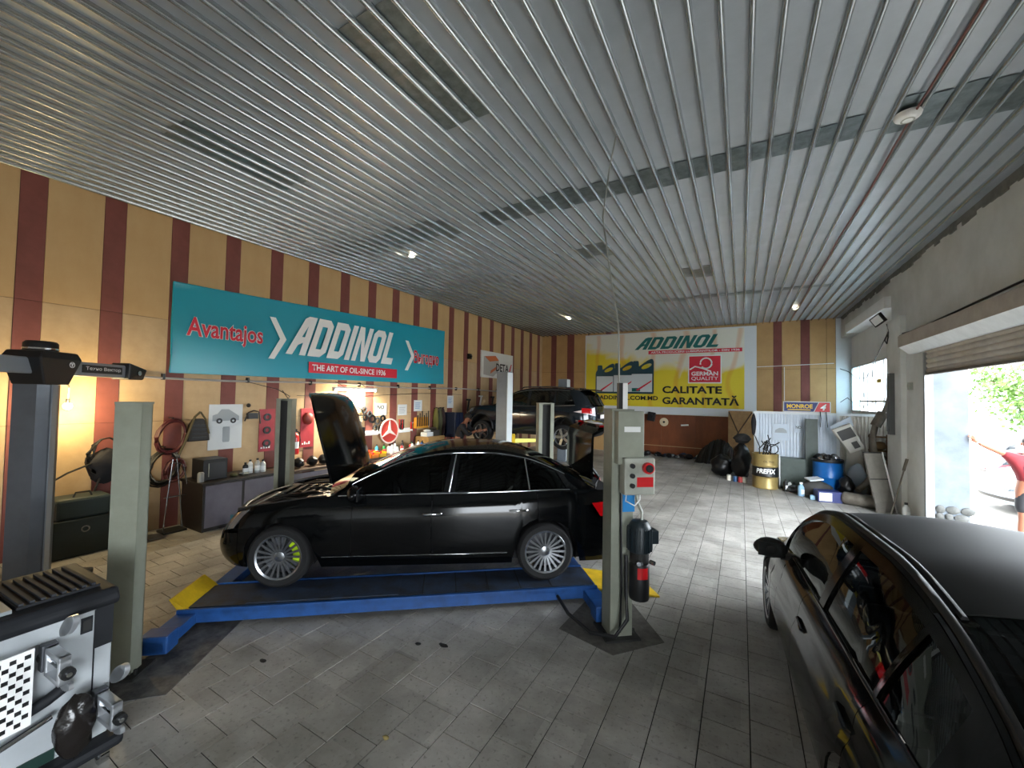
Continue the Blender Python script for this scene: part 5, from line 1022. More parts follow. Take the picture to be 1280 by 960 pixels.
text('lettering', 'GERMAN', M_WPRINT, ad, AT, 4.32, 5.26, 1.26, 1.42, bold=.03, ext=.012); text('lettering', 'QUALITY', M_WPRINT, ad, AT, 4.32, 5.26, 1.06, 1.22, ext=.012)
text('lettering', 'CALITATE', M_INKB, ad, AT, 3.24, 5.39, .56, .85, bold=.03, ext=.004); text('lettering', 'GARANTATĂ', M_INKB, ad, AT, 3.24, 5.96, .12, .50, bold=.03, ext=.004); text('lettering', 'ADDINOL.COM.MD', M_INKB, ad, AT, .62, 3.07, .26, .44, bold=.025, ext=.004)
M_JUG = mat('jug_print', '#12414f', .4); M_JUGL = mat('jug_label', '#cfd4d6', .5)
for i, x in enumerate((.44, 1.20, 1.96)):
    s_ = 1+.06*i; w_ = .84*s_; z = .52; h = 1.28*s_; jug = bmesh.new()
    o_ = [(w_*a, h*b) for a, b in ((.03, 0), (.97, 0), (1, .03), (1, .93), (.96, 1), (.88, 1.01), (.74, .97), (.58, .90), (.46, .84), (.37, .80), (.36, .92), (.33, .96), (.13, .96), (.10, .92), (.10, .80), (.03, .74), (0, .66), (0, .03))]; hl = [(w_*(.69+.22*cos(a)-.03*sin(a)), h*(.80+.055*sin(a)+.06*cos(a))) for a in frange(0, 2*pi, 15)[:-1]]
    def V_(p, q=i): return jug.verts.new(AT(x+p[0], z+p[1], .002+.003*q))
    es = []
    for ring in (o_, hl):
        vv = [V_(p) for p in ring]; es += [jug.edges.new((vv[j], vv[(j+1) % len(vv)])) for j in range(len(vv))]
    bmesh.ops.triangle_fill(jug, use_beauty=True, edges=es); me = bpy.data.meshes.new('jug_print'); jug.to_mesh(me); jug.free(); me.materials.append(M_JUG)
    jo = bpy.data.objects.new('jug_print', me); COL.objects.link(jo); jo.parent = ad
    poly_part('jug_label', [(x+.05, z+.08), (x+w_-.06, z+.08), (x+w_-.06, z+h*.58), (x+.05, z+h*.58)], AT, .005+.003*i, .0065+.003*i, M_JUGL, ad)
    poly_part('jug_swoosh', [(x+.3, z+.12), (x+w_-.1, z+h*.35), (x+w_-.08, z+h*.40), (x+.22, z+.16)], AT, .007+.003*i, .0085+.003*i, M_RPRINT, ad); poly_part('jug_swoosh', [(x+.06, z+.1), (x+.4, z+.1), (x+.4, z+.24), (x+.06, z+.24)], AT, .007+.003*i, .0083+.003*i, M_TEALP if i == 2 else M_JUGL, ad)
# shock absorber sign on top of the partition
mo_ = thing('wall_sign', 'blue and red sign with yellow lettering standing on the white partition', 'sign', (.98, 13.06, 1.995)); MB().bb(0, 1.02, 0, .03, 0, .28).build('board', mat('sign_frame', '#c9ccd0', .5), mo_)
MT = lambda a, b, h: (a, -.002-h, b)
poly_part('blue_field', [(.02, .02), (.66, .02), (.76, .26), (.02, .26)], MT, 0, .002, mat('sign_blue', '#26336e', .5), mo_); poly_part('red_field', [(.68, .02), (1.0, .02), (1.0, .26), (.78, .26)], MT, 0, .002, M_REDP, mo_)
text('lettering', 'MONROE', mat('sign_yellow', '#e0bb33', .5), mo_, MT, .08, .64, .10, .21, bold=.03, ext=.005); MB().bb(.1, .6, -.006, -.003, .05, .075).build('yellow_line', mat('sign_yellow'), mo_); text('lettering', '4', M_WPRINT, mo_, MT, .80, .93, .06, .22, shear=.3, bold=.03, ext=.005)
# posters on the partition
for x0, x1, z0, z1, lab in ((.75, 1.10, 1.22, 1.66, 'pale blue car poster taped on the corrugated partition'), (1.24, 1.40, 1.45, 1.66, 'small white NO notice taped on the corrugated partition')):
    t = thing('notice', lab, 'poster'); MB().bb(x0, x1, 13.083, 13.088, z0, z1).build('sheet', mat('pale_sheet', '#b9c6d3', .5), t)
    if 'NO' in lab: text('lettering', 'NO', M_INKB, t, BW(13.083), x0+.02, x1-.02, z1-.11, z1-.03, bold=.02)
    else: poly_part('car_drawing', [(x0+.04, z0+.2), (x1-.03, z0+.2), (x1-.04, z0+.27), (x1-.12, z0+.33), (x0+.14, z0+.33), (x0+.05, z0+.27)], BW(13.083), 0, .002, M_INK, t)
# things fixed on the back wall boards
for x, z, r, m, lab in ((-3.98, 1.42, .17, M_ALLOY, 'shiny metal wheel trim on the reddish boards'), (-3.7, 1.40, .14, mat('brass', '#a8801e', .4), 'brass coloured disc on the reddish boards'), (-2.73, 1.34, .17, mat('pale_disc', '#dcc7a2', .6), 'pale round disc on the reddish boards')):
    t = thing('wall_disc', lab, 'disc', (x, YB-.03, z)); MB().lathe([(r*.25, 0), (r, 0), (r*.96, -.04), (r*.3, -.05)], 18, 'Y').build('disc', m, t, smooth=40); MB().lathe([(.001, -.055), (r*.25, -.05), (r*.25, 0)], 12, 'Y').build('hub', M_BLK, t)
one(MB().bb(-.14, .14, -.1, .1, -.18, .18).cyl((0, -.1, 0), (0, -.14, 0), .09, n=14), 'loudspeaker', M_BLK, 'small black loudspeaker below the yellow banner', 'speaker', loc=(-3.2, YB-.13, 1.55)).rotation_euler[1] = .15
one(MB().bb(-.14, .14, -.01, .01, -.03, .03), 'paper_strip', M_WPRINT, 'small white paper strip on the reddish boards', 'paper', loc=(-1.95, YB-.03, 1.25)).rotation_euler[1] = -.1
# cardboard with crossed straps
cd = thing('cardboard_sheet', 'tan board with crossed dark straps leaning on the back wall', 'board', (.0, 16.9, 0)); cd.rotation_euler[0] = radians(-8); MB().bb(-.42, .36, 0, .05, .02, 1.9).build('sheet', mat('tan_board', '#b08a5c', .8, var=.4), cd)
for a, b in (((-.40, 1.85), (.1, .6)), ((.34, 1.85), (-.15, 1.0))): MB().tube([(a[0], -.01, a[1]), (b[0], -.01, b[1])], .022, 6).build('strap', mat('strap_brown', '#4a3523', .7), cd)
one(MB().blob((0, 0, 0), (.12, .08, .6), .2, 77, 14, 12), 'hanging_cloth', mat('black_cloth'), 'black cloth hanging at the left end of the white partition', 'cloth', smooth=60, loc=(.30, 13.0, 1.62))
# ribbed dark mat rolled against the wall
rm_ = thing('rubber_mat', 'dark ribbed mat folded in a heap by the reddish boards', 'mat', (-.72, 16.35, 0))
def matf(u, v_):
    x = -.75+1.5*u; hh = 1.15*sin(pi*min(1, .25+.75*u))*(.55+.45*u); return (x+.25*v_*(1-u), -.35+.5*v_+.06*sin(u*40), max(.01, hh*sin(pi*.5*v_)+.02*sin(u*70)))
MB().grid(matf, frange(0, 1, 90), frange(0, 1, 14)).build('mat_sheet', mat('mat_dark', '#38342e', .8, var=.5, bump=.4, bscale=20), rm_, smooth=40, solid=.02)
for i in range(16): u = .04+i*.06; MB().tube([Vector(matf(u, w_))+Vector((0, -.015, .01)) for w_ in frange(0, 1, 8)], .018, 5).build('mat_rib', mat('mat_rib', '#211e1a', .8), rm_, smooth=60)
# black rubbish bags and an old chair
for i, (x, y, d, lab) in enumerate(((-.5, 13.85, (.62, .55, .66), 'full black rubbish bag lying left of the gold drum'), (.0, 13.55, (.46, .5, 1.1), 'tall black rubbish bag standing against the gold drum'))): one(MB().blob((0, 0, d[2]*.45), d, .28, 60+i, 20, 14, .9), 'rubbish_bag', mat('bag_black', '#0b0b0c', .35, bump=1.0, bscale=8), lab, 'bag', 'rubbish bags', smooth=60, loc=(x, y, 0))
one(MB().blob((0, 0, 0), (.42, .4, .3), .3, 71, 18, 12), 'seat_cushion', mat('cushion_grey', '#2b2a2a', .8, bump=.4, bscale=10), 'dark grey cushion heaped on the rubbish bags', 'cushion', smooth=60, loc=(.02, 13.62, 1.16))
for i, (x, y, m, lab) in enumerate(((-.14, 13.05, mat('can_blue', '#23507e', .4), 'small blue can in front of the rubbish bags'), (-.02, 12.98, mat('can_red', '#b23a3a', .4), 'small red can in front of the rubbish bags'), (.08, 12.99, mat('can_white', '#d8d2c4', .4), 'small white can in front of the rubbish bags'), (-.30, 13.15, mat('can_white'), 'small white cup lying left of the blue can'))): can(x, y, 0, .15, .06, m, lab, 'cans by the rubbish bags')
# gold drum
dr = thing('steel_drum', 'gold steel drum with a black band and white lettering by the partition', 'drum', (.55, 12.62, 0)); M_GOLD = mat('drum_gold', '#a5905a', .4, metal=.4, var=.4, col2='#7d6b3e')
MB().lathe([(.001, 0), (.29, 0), (.30, .02), (.29, .04), (.29, .28), (.305, .30), (.29, .32), (.29, .56), (.305, .58), (.29, .60), (.29, .84), (.30, .86), (.30, .89), (.28, .89), (.28, .83), (.001, .83)], 32).build('drum', M_GOLD, dr, smooth=35)
MB().lathe([(.294, .31), (.308, .33), (.296, .36), (.296, .54), (.294, .56)], 32).build('black_band', M_BLK, dr, smooth=35)
text('lettering', 'PREFIX', M_WPRINT, dr, lambda a, b, h: (.30*sin(a/.30), -.30*cos(a/.30), b), -.22, .24, .40, .52, bold=.03, shear=.15); text('lettering', 'OIL FREE', mat('ink_brown', '#5a4a2a', .6), dr, lambda a, b, h: (.293*sin(a/.293), -.293*cos(a/.293), b), -.05, .2, .68, .73, bold=.01)
for i in range(9): rnd = random.Random(i+50); one(MB().tube([(0, 0, 0), (rnd.uniform(-.08, .08), rnd.uniform(-.05, .05), rnd.uniform(.15, .3)), (rnd.uniform(-.22, .22), rnd.uniform(-.1, .1), rnd.uniform(.25, .55))], .014, 6), 'scrap_rod', M_BLK, 'dark scrap rod sticking out of the gold drum', 'scrap', 'scrap in the gold drum', smooth=60, loc=(.42+.03*i, 12.55+.02*(i % 4), .83))
one(MB().tube([(.12*cos(a), 0, .12*sin(a)) for a in frange(0, 2*pi, 18)[:-1]], .012, 6, True), 'wire_hoop', M_BLK, 'thin dark hoop standing in the gold drum', 'hoop', smooth=60, loc=(.72, 12.6, 1.02))
# grey green cabinet and board, white post
cbn = thing('low_cabinet', 'low grey green metal cabinet between the two drums', 'cabinet', (1.16, 12.88, 0)); M_GG = mat('grey_green', '#46524c', .5, var=.4); MB().bb(-.27, .27, -.15, .15, 0, .8).build('body', M_GG, cbn, bevel=.01); MB().bb(-.24, .24, -.16, -.15, .04, .76).build('door', M_GG, cbn); MB().bb(-.295, -.27, -.16, .15, 0, .86).build('side_strip', M_PLATE, cbn)
tb_ = one(MB().bb(-.13, .13, -.02, .02, 0, 1.83).bb(-.13, .13, -.03, -.02, 0, .05), 'tall_board', M_GG, 'tall narrow grey green board leaning on the partition behind the blue drum', 'board', loc=(1.575, 12.86, 0))
# blue drum with scrap
bd = thing('plastic_drum', 'blue plastic drum filled with black scrap near the corner', 'drum', (1.86, 12.60, 0)); M_BD = mat('drum_blue', '#0d62ad', .35, var=.3)
MB().lathe([(.001, 0), (.29, 0), (.30, .03), (.30, .42), (.31, .44), (.30, .46), (.30, .78), (.31, .80), (.31, .84), (.29, .86), (.27, .86), (.27, .80), (.001, .80)], 30).build('drum', M_BD, bd, smooth=35); MB().lathe([(.312, .80), (.318, .82), (.318, .87), (.30, .88)], 30).build('rim', M_BLK, bd, smooth=40)
for i in range(10): a = i*.63; one(MB().blob((0, 0, .05), (.16, .14, .16), .35, 90+i, 10, 8), 'scrap_part', M_BLK if i % 3 else M_ALLOY, '%s scrap part piled in the blue drum' % ('black' if i % 3 else 'shiny'), 'scrap', 'scrap in the blue drum', smooth=40, loc=(1.86+.17*cos(a), 12.60+.15*sin(a), .83+.03*(i % 2)))
# small things on the floor in front of the drums
for i in range(3): bottle(.98+.09*i, 12.40+.03*i, 0, .30-.03*i, .05, (M_BLK, mat('white_bottle'), M_BLK)[i], ('black bottle on the floor right of the gold drum', 'white bottle on the floor right of the gold drum', 'dark bottle on the floor in front of the low cabinet')[i], 'bottles on the floor')
one(MB().blob((0, 0, .08), (.5, .3, .2), .35, 101, 18, 10, .9), 'scrap_heap', mat('scrap_grey', '#5a5f63', .4, metal=.4, var=.8, vscale=20), 'low heap of grey metal offcuts in front of the low cabinet', 'scrap', smooth=40, loc=(1.20, 12.42, 0))
bx = thing('carton', 'dark blue and white carton lying in front of the blue drum', 'box', (1.70, 11.72, 0), .2); MB().bb(-.2, .25, -.15, .15, 0, .24).build('box', mat('carton_blue', '#1e2a66', .5), bx); MB().bb(-.18, .06, -.153, -.15, .03, .21).build('label', M_WPRINT, bx)
fl = one(MB().bb(-.15, .15, -.12, .12, 0, .03), 'flat_box', M_POSTER, 'flat white box lying on the dark pile beside the blue carton', 'box', loc=(1.52, 12.08, .41)); fl.rotation_euler = (0.1, -.12, .4)
one(MB().blob((0, 0, .2), (.6, .36, .40), .25, 111, 18, 10, .95), 'dark_sack', mat('sack_dark', '#3b3a38', .7, bump=.6, bscale=9), 'dark grey sack on the floor behind the blue carton', 'sack', smooth=60, loc=(1.55, 12.08, 0))
bottle(1.26, 12.02, 0, .32, .07, mat('pale_blue_can', '#8fb4cf', .4), 'pale blue canister standing left of the blue carton', 'bottles on the floor', M_WPRINT); one(MB().bb(-.05, .05, -.05, .05, 0, .1), 'small_box', mat('pale_blue_can'), 'tiny pale blue box on the floor before the carton', 'box', loc=(1.45, 11.72, 0), bevel=.01)
one(MB().blob((0, 0, .3), (.3, .3, .5), .25, 121, 18, 12, .92), 'rubbish_bag', mat('bag_black'), 'black rubbish bag slumped right of the blue drum', 'bag', 'rubbish bags', smooth=60, loc=(2.14, 12.16, 0))
# exhaust parts
M_EXH = mat('rusty_exhaust', '#7d776d', .6, metal=.4, var=.6, vscale=7, col2='#544c42')
mu = thing('muffler', 'grey cylindrical exhaust muffler lying on the floor by the wall', 'muffler', (2.32, 11.54, .135), radians(-22)); MB().lathe([(.001, -.36), (.10, -.36), (.13, -.33), (.135, -.3), (.135, .3), (.13, .33), (.10, .36), (.001, .36)], 24, 'X').build('can', M_EXH, mu, smooth=40); MB().cyl((-.36, 0, .02), (-.5, 0, .02), .03, n=10).build('pipe', M_EXH, mu, smooth=40); MB().lathe([(.05, .362), (.09, .362), (.09, .38), (.05, .38)], 14, 'X').build('end_ring', M_EXH, mu)
ex = thing('exhaust_pipe', 'long bent brown exhaust pipe propped upright in the corner', 'exhaust pipe'); MB().tube([(2.30, 11.9, .28), (2.50, 12.1, .45), (2.66, 12.2, .72), (2.68, 12.25, 1.0), (2.64, 12.3, 1.45), (2.70, 12.3, 1.75)], .062, 12).build('lower_pipe', M_EXH, ex, smooth=60); MB().cyl((2.70, 12.3, 1.74), (2.84, 12.3, 2.06), .10, n=14).build('resonator', M_EXH, ex, smooth=40); MB().tube([(2.84, 12.3, 2.05), (2.90, 12.28, 2.2), (2.93, 12.2, 2.45), (2.93, 12.15, 2.85)], .045, 10).build('upper_pipe', M_EXH, ex, smooth=60); MB().cyl((2.58, 12.15, .55), (2.7, 12.25, .82), .085, n=12).build('flex_joint', M_EXH, ex, smooth=40)
# sacks and plastic wrappers
for i, (c_, d, m, lab) in enumerate((((2.40, 12.48, .42), (.40, .34, .80), mat('blue_grey_sack', '#8d98a3', .5, bump=.6, bscale=9), 'blue grey plastic sack leaning beside the exhaust pipe'), ((2.42, 12.88, .7), (.36, .26, 1.4), mat('off_white_sack', '#b9b5aa', .6, bump=.6, bscale=9), 'off white printed sack standing behind the exhaust pipe'))): one(MB().blob(c_, d, .22, 130+i, 18, 14), 'plastic_sack', m, lab, 'sack', smooth=60)
pb_ = thing('package_roll', 'white wrapped roll with a dark print tilted above the sacks', 'package', (2.26, 12.62, 1.42)); pb_.rotation_euler = (0, radians(-28), 0); MB().prism([(-.16, -.35), (.16, -.35), (.2, .3), (-.2, .3)], lambda a, b, h: (a, h, b), -.1, .1).build('wrap', mat('wrap_white', '#c3c1b8', .5), pb_, bevel=.03); MB().bb(-.15, .15, -.108, -.1, -.02, .22).build('dark_print', mat('print_dark', '#2a2826', .5), pb_); MB().bb(-.02, .1, -.109, -.1, -.28, -.12).build('dark_print', mat('print_dark'), pb_)
tr = thing('paper_triangle', 'pale folded paper cone on top of the wrapped roll', 'paper', (2.12, 12.7, 1.72)); MB().prism([(-.22, -.08), (.2, .22), (.26, -.02), (.06, -.14)], lambda a, b, h: (a, h, b), -.02, .02).build('sheet', mat('pale_sheet'), tr)
rw = thing('wooden_rack', 'small wooden shelf frame behind the exhaust pipe in the corner', 'rack', (2.88, 12.75, 0)); M_WOOD = mat('rough_wood', '#7a6242', .8, var=.5)
for x in (-.17, .15): MB().bb(x-.025, x+.025, -.06, .06, 0, 1.52).build('upright', M_WOOD, rw)
for z in (.5, .82, 1.12, 1.45): MB().bb(-.2, .2, -.1, .1, z, z+.03).build('shelf', M_WOOD, rw)
for i, z in enumerate((.53, .85, 1.15)): one(MB().blob((0, 0, .1), (.26, .14, .2), .3, 150+i, 12, 8, .95), 'spare_part', (M_GOLD, M_EXH, M_WOOD)[i], ('brass coloured spare part on the lowest shelf of the wooden rack', 'rusty spare part on the middle shelf of the wooden rack', 'brown spare part on the upper shelf of the wooden rack')[i], 'spare part', smooth=40, loc=(2.87, 12.75, z))
# leaning radiator panel and stick
lp = thing('leaning_panel', 'grey framed panel leaning against the right wall pilaster', 'panel', (2.50, 11.06, 0), radians(38)); lp.rotation_euler = (radians(-14), 0, radians(33))
MB().bb(-.06, .34, 0, .03, .02, 1.24).build('sheet', mat('panel_grey', '#6b675f', .6, var=.4), lp); MB().bb(.34, .37, -.01, .04, .0, 1.26).build('edge_trim', M_PLATE, lp); MB().bb(-.06, .34, -.005, .03, 1.23, 1.26).build('top_trim', M_POSTD, lp); MB().bb(-.06, .34, -.004, 0, .68, .70).build('seam', M_POSTD, lp)
one(MB().cyl((2.62, 10.92, .01), (2.90, 11.02, 1.16), .014, n=8).cyl((2.84, 11.0, .92), (2.90, 11.02, 1.16), .026, n=8), 'wooden_stick', M_EXH, 'thin stick leaning on the wall beside the framed panel', 'stick', smooth=60)
bottle(2.80, 10.72, 0, .34, .06, mat('white_bottle'), 'white plastic bottle on the floor by the door pillar', 'bottles on the floor')
# wall fixtures on the right
fxl = thing('flood_light', 'small square flood light fixed high on the right wall', 'lamp', (2.70, 12.02, 4.16)); MB().bb(-.03, .03, -.17, .17, -.11, .11).build('housing', M_BLK, fxl); MB().bb(-.034, -.03, -.14, .14, -.085, .085).build('lens', M_PLATE, fxl); MB().tube([(.03, 0, 0), (.12, -.02, -.02)], .015, 6).build('bracket', M_BLK, fxl); fxl.rotation_euler = (radians(-18), radians(-25), radians(25))
one(MB().bb(-.03, .03, -.05, .05, -.07, .07).bb(-.04, -.03, -.03, .03, -.03, .03), 'wall_socket', M_GRYP, 'small grey switch box on the wall beside the doorway', 'switch', loc=(2.92, 10.88, 2.62))
one(MB().bb(-.05, .03, -.09, .09, -.66, .66).bb(-.07, -.05, -.06, .06, -.6, .6), 'cable_tray', mat('dark_tray', '#5a5c5b', .5), 'tall narrow grey metal tray fixed upright on the pilaster', 'cable tray', loc=(2.83, 11.66, 2.26))
for lab, pts, r in (('black cable running along the top of the shutter box', [(2.92, 11.9, 3.86), (2.9, 11.2, 3.72), (2.86, 10.4, 3.66), (2.84, 9.0, 3.68), (2.84, 7.0, 3.72), (2.84, 5.2, 3.72)], .016),
                    ('black wire drooping from the flood light to the window', [(2.84, 12.0, 4.05), (2.86, 11.95, 3.88), (2.84, 12.2, 3.7), (2.82, 12.8, 3.35), (2.82, 13.6, 2.92), (2.82, 14.6, 2.95), (2.82, 15.6, 3.2), (2.84, 16.9, 3.38)], .010),
                    ('thin wire looping low across the window', [(2.84, 16.9, 2.28), (2.84, 15.9, 2.42), (2.84, 14.8, 2.2), (2.84, 13.9, 2.18), (2.84, 13.1, 2.3)], .008),
                    ('coiled black wire bunch beside the flood light', [(2.84, 11.95, 3.8), (2.82, 12.05, 3.68), (2.82, 11.92, 3.6), (2.82, 11.82, 3.74), (2.84, 11.9, 3.86)], .014)):
    one(MB().tube(pts, r, 6), 'wire', M_BLK, lab, 'wire', smooth=60)
one(MB().tube([(.5, YB-.03, 3.52), (2.75, YB-.03, 3.60)], .012, 5).tube([(1.34, YB-.04, 3.5), (1.34, YB-.04, 2.3)], .012, 5), 'wire', M_PLATE, 'white cable crossing the back wall right of the yellow banner', 'wire', smooth=60)
for i, x in enumerate((1.78, 1.90)): one(MB().tube([(x, 13.05, 2.02), (x+.01, 13.03, 1.85), (x+.03*i, 13.03, 1.62)], .010, 5), 'wire', M_BLK, ('short dark wire end over the partition, left one', 'short dark wire end over the partition, right one')[i], 'wire', smooth=60)
# scrap along the back wall
rnd = random.Random(21)
for i in range(34):
    x = -3.95+3.2*i/33+rnd.uniform(-.05, .05); s_ = rnd.uniform(.10, .24); y = 17.1-rnd.uniform(0, .35)
    if -3.3 < x < -3.05: continue
    m = [M_BLK, M_ALLOY, mat('scrap_white', '#c3c4c2', .5), mat('scrap_blue', '#33415e', .5), mat('greasy_metal')][rnd.randrange(5)]
    one(MB().blob((0, 0, s_*.4), (s_*1.2, s_, s_*.9), .35, 200+i, 10, 7, .85), 'scrap_part', m, '%s scrap part in the pile along the reddish boards' % {'black_plastic': 'small black', 'alloy': 'small shiny metal', 'scrap_white': 'small white', 'scrap_blue': 'small dark blue', 'greasy_metal': 'small greasy dark metal'}[m.name], 'scrap', 'scrap along the back wall', smooth=35, loc=(x, y, 0))
# ceiling fixtures
sd_ = thing('smoke_detector', 'round white detector on the ceiling by the reddish pipe', 'detector', (1.42, 5.28, ZC-.035)); MB().lathe([(.001, -.06), (.06, -.06), (.10, -.03), (.11, 0)], 20).build('cover', M_PLATE, sd_, smooth=40); MB().lathe([(.04, -.063), (.055, -.063), (.055, -.058)], 16).build('ring', M_GRYP, sd_)
one(MB().tube([(1.47+.012*sin(y*2), y, ZC-.05) for y in frange(-1, 16.6, 50)], .012, 6), 'ceiling_pipe', mat('reddish_pipe', '#6b3f38', .5), 'thin reddish pipe running along the ceiling between the ribs', 'pipe', smooth=60)
for i, (x, y, lab) in enumerate(((-5.9, 6.1, 'small ceiling spot light near the left wall'), (-5.4, 13.6, 'small ceiling spot light near the back left corner'), (1.43, 14.9, 'small ceiling spot light at the far end of the reddish pipe'))):
    t = thing('spot_light', lab, 'lamp', (x, y, ZC-.035), group='ceiling spots'); MB().lathe([(.001, -.02), (.04, -.02), (.06, 0)], 14).build('bulb', mat('spot_glow', '#fff4dd', emit=6, ecol='#fff0d0'), t, smooth=40); MB().lathe([(.06, -.015), (.075, -.01), (.08, 0)], 16).build('ring', M_PLATE, t)
# floor litter
for i, (px, py, d, hx, lab) in enumerate(((-2.03, 1.98, (.05, .03, .02), '#8a7a4a', 'dry leaf lying on the floor tiles in the foreground'), (-2.34, 2.95, (.10, .05, .012), '#191816', 'dark oily rag scrap on the tiles before the lift'), (-2.55, 2.85, (.06, .04, .012), '#191816', 'small dark scrap on the tiles left of the oily rag'), (-3.5, 2.0, (.07, .04, .01), '#1d1c19', 'small dark scrap on the tiles near the left lift post'))): one(MB().blob((0, 0, d[2]*.5), d, .4, 300+i, 10, 6), 'floor_scrap', mat('litter'+str(i), hx, .7), lab, 'litter', smooth=50, loc=(px, py, 0))

# ================================================================ OUTDOORS
def simple_car(paint, loc, rz, lab, zs=1.0, roofmat=None):
    root = thing('parked_car', lab, 'car', loc, rz, 'cars parked in the yard')
    q = Car(root, 2.2, -2.2, .87, [(2.2, .62*zs), (2.05, .72*zs), (1.6, .82*zs), (1.0, .92*zs), (0, .95*zs), (-1, .97*zs), (-1.8, .98*zs), (-2.2, .92*zs)], wf=1.32, wr=-1.32, ra=.36, zw=.31, paint=paint)
    for sd in (1, -1):
        q.panel('front_bumper', 0, q.sx(1.75), 0, 1, 20, 8, sd=sd); q.panel('front_fender', q.sx(1.745), q.sx(.6), 0, 1, 14, 8, sd=sd); q.panel('front_door', q.sx(.595), q.sx(-.3), 0, 1, 8, 8, sd=sd, low=.2); q.panel('rear_door', q.sx(-.305), q.sx(-1.2), 0, 1, 10, 8, sd=sd); q.panel('rear_quarter', q.sx(-1.205), q.len, 0, 1, 24, 8, sd=sd)
        q.patch('headlamp', .32, q.sx(1.75), (.66, .72), (.9, .95), mat('smoked_lens', '#1a1e22', .15), sd); q.patch('tail_lamp', q.sx(-1.95), q.len-.4, .68, .9, M_RED, sd)
    q.top('bonnet', 0, q.sx(.95), .05); q.top('boot_lid', q.sx(-1.85), q.len, .03)
    q.patch('grille', 0, .28, .72, .88, mat('grille_dark', '#0a0d12', .3), 1, .012); q.patch('grille', 0, .28, .72, .88, mat('grille_dark'), -1, .012); q.patch('air_intake', 0, .55, .2, .36, M_BLK, 1); q.patch('air_intake', 0, .55, .2, .36, M_BLK, -1); q.patch('number_plate', 0, .26, .42, .58, M_PLATE, 1, .02); q.patch('number_plate', 0, .26, .42, .58, M_PLATE, -1, .02)
    q.cabin(.95, -1.9, [(.5, 1.2*zs), (.05, 1.36*zs), (-.4, 1.41*zs), (-.9, 1.4*zs), (-1.3, 1.3*zs), (-1.65, 1.1*zs)], [(.5, .63), (0, .57), (-.6, .55), (-1.2, .55), (-1.65, .6)], .0, -1.15,
            [('p', (.95, .95), (.75, .75)), ('w', (.75, .75), (-.25, -.28)), ('p', (-.25, -.28), (-.34, -.37)), ('w', (-.34, -.37), (-1.15, -1.1)), ('p', (-1.15, -1.1), (-1.9, -1.9))], glass_s=glass('blue_glass', (.03, .05, .11)), glass_f=glass('blue_glass'))
    q.wells(); q.floorpan(-2.0, 1.8, .2, .7); q.mirror(.62, .92*zs)
    for x in (1.32, -1.32):
        for sd in (1, -1): wheel(root, x, sd*.75, .31, .31, .2, .21, 7, sd, sw=.03)
    return root
M_WPAINT = mat('white_paint', '#868f96', .2, spec=.6); M_RPAINT = mat('red_paint_car', '#5e0715', .2, spec=.6); M_BPAINT = mat('pale_blue_paint', '#9fb0c2', .25, spec=.6)
simple_car(M_WPAINT, (6.95, 13.45, -.03), radians(192), 'white saloon car parked nose to the doorway pier')
simple_car(M_RPAINT, (8.6, 17.8, -.03), radians(176), 'red car parked behind the white saloon in the yard')
simple_car(M_BPAINT, (10.2, 22.0, -.03), radians(178), 'tall white car parked furthest back behind the red one', 1.25)
simple_car(mat('silver_paint', '#aeb4ba', .2, metal=.5), (14.5, 26.0, -.03), radians(170), 'silver car parked far back at the yard edge')
def tree(x, y, h, r, seed, lab, z0=1.6):
    rnd = random.Random(seed); t = thing('tree', lab, 'tree', (x, y, -.03), 0, 'trees in the yard')
    MB().tube([(0, 0, 0), (.05, .02, h*.3), (-.04, .05, h*.55), (.06, 0, h*.8)], [.14, .11, .08, .03], 8).build('trunk', mat('bark', '#5b4a38', .9), t, smooth=60)
    for i in range(7):
        a = i*.9; MB().tube([(0, 0, h*(.35+.06*i)), (r*.35*cos(a), r*.35*sin(a), h*(.45+.06*i)), (r*.8*cos(a), r*.8*sin(a), h*(.55+.05*i))], [.05, .035, .012], 6).build('branch', mat('bark'), t, smooth=60)
    q = MB()
    cl = [(rnd.uniform(-.75, .75)*r, rnd.uniform(-.75, .75)*r, h*.62+rnd.uniform(-.36, .36)*(h-z0)) for _ in range(26)]
    for i in range(2600):
        cx_, cy_, cz = cl[i % 26]; p = Vector((cx_+rnd.gauss(0, .22*r), cy_+rnd.gauss(0, .22*r), cz+rnd.gauss(0, .16*r)))
        n_ = Vector((rnd.gauss(0, 1), rnd.gauss(0, 1), rnd.gauss(0, 1))).normalized(); a = n_.orthogonal().normalized()*rnd.uniform(.06, .11); b = n_.cross(a)*.55
        q.add([p-a, p+b, p+a, p-b], [(0, 1, 2, 3)])
    fo = q.build('foliage', mat('leaf_green', '#49691c', .6, var=.6, vscale=2, col2='#223c0b'), t); fo['kind'] = 'stuff'
tree(8.9, 21.0, 4.6, 1.5, 1, 'light green tree standing above the parked cars in the doorway view', 2.2); tree(12.2, 25.5, 5.6, 2.0, 2, 'taller green tree further right beyond the parked cars', 2.0)
one(MB().bb(-1.2, 1.2, -.3, .3, 0, 3.2).bb(-1.4, 1.4, -.4, .4, 3.2, 3.35), 'garden_kiosk', mat('kiosk_grey', '#7b7f86', .8), 'grey small building beyond the parked cars', 'building', loc=(13.2, 30.5, -.03))

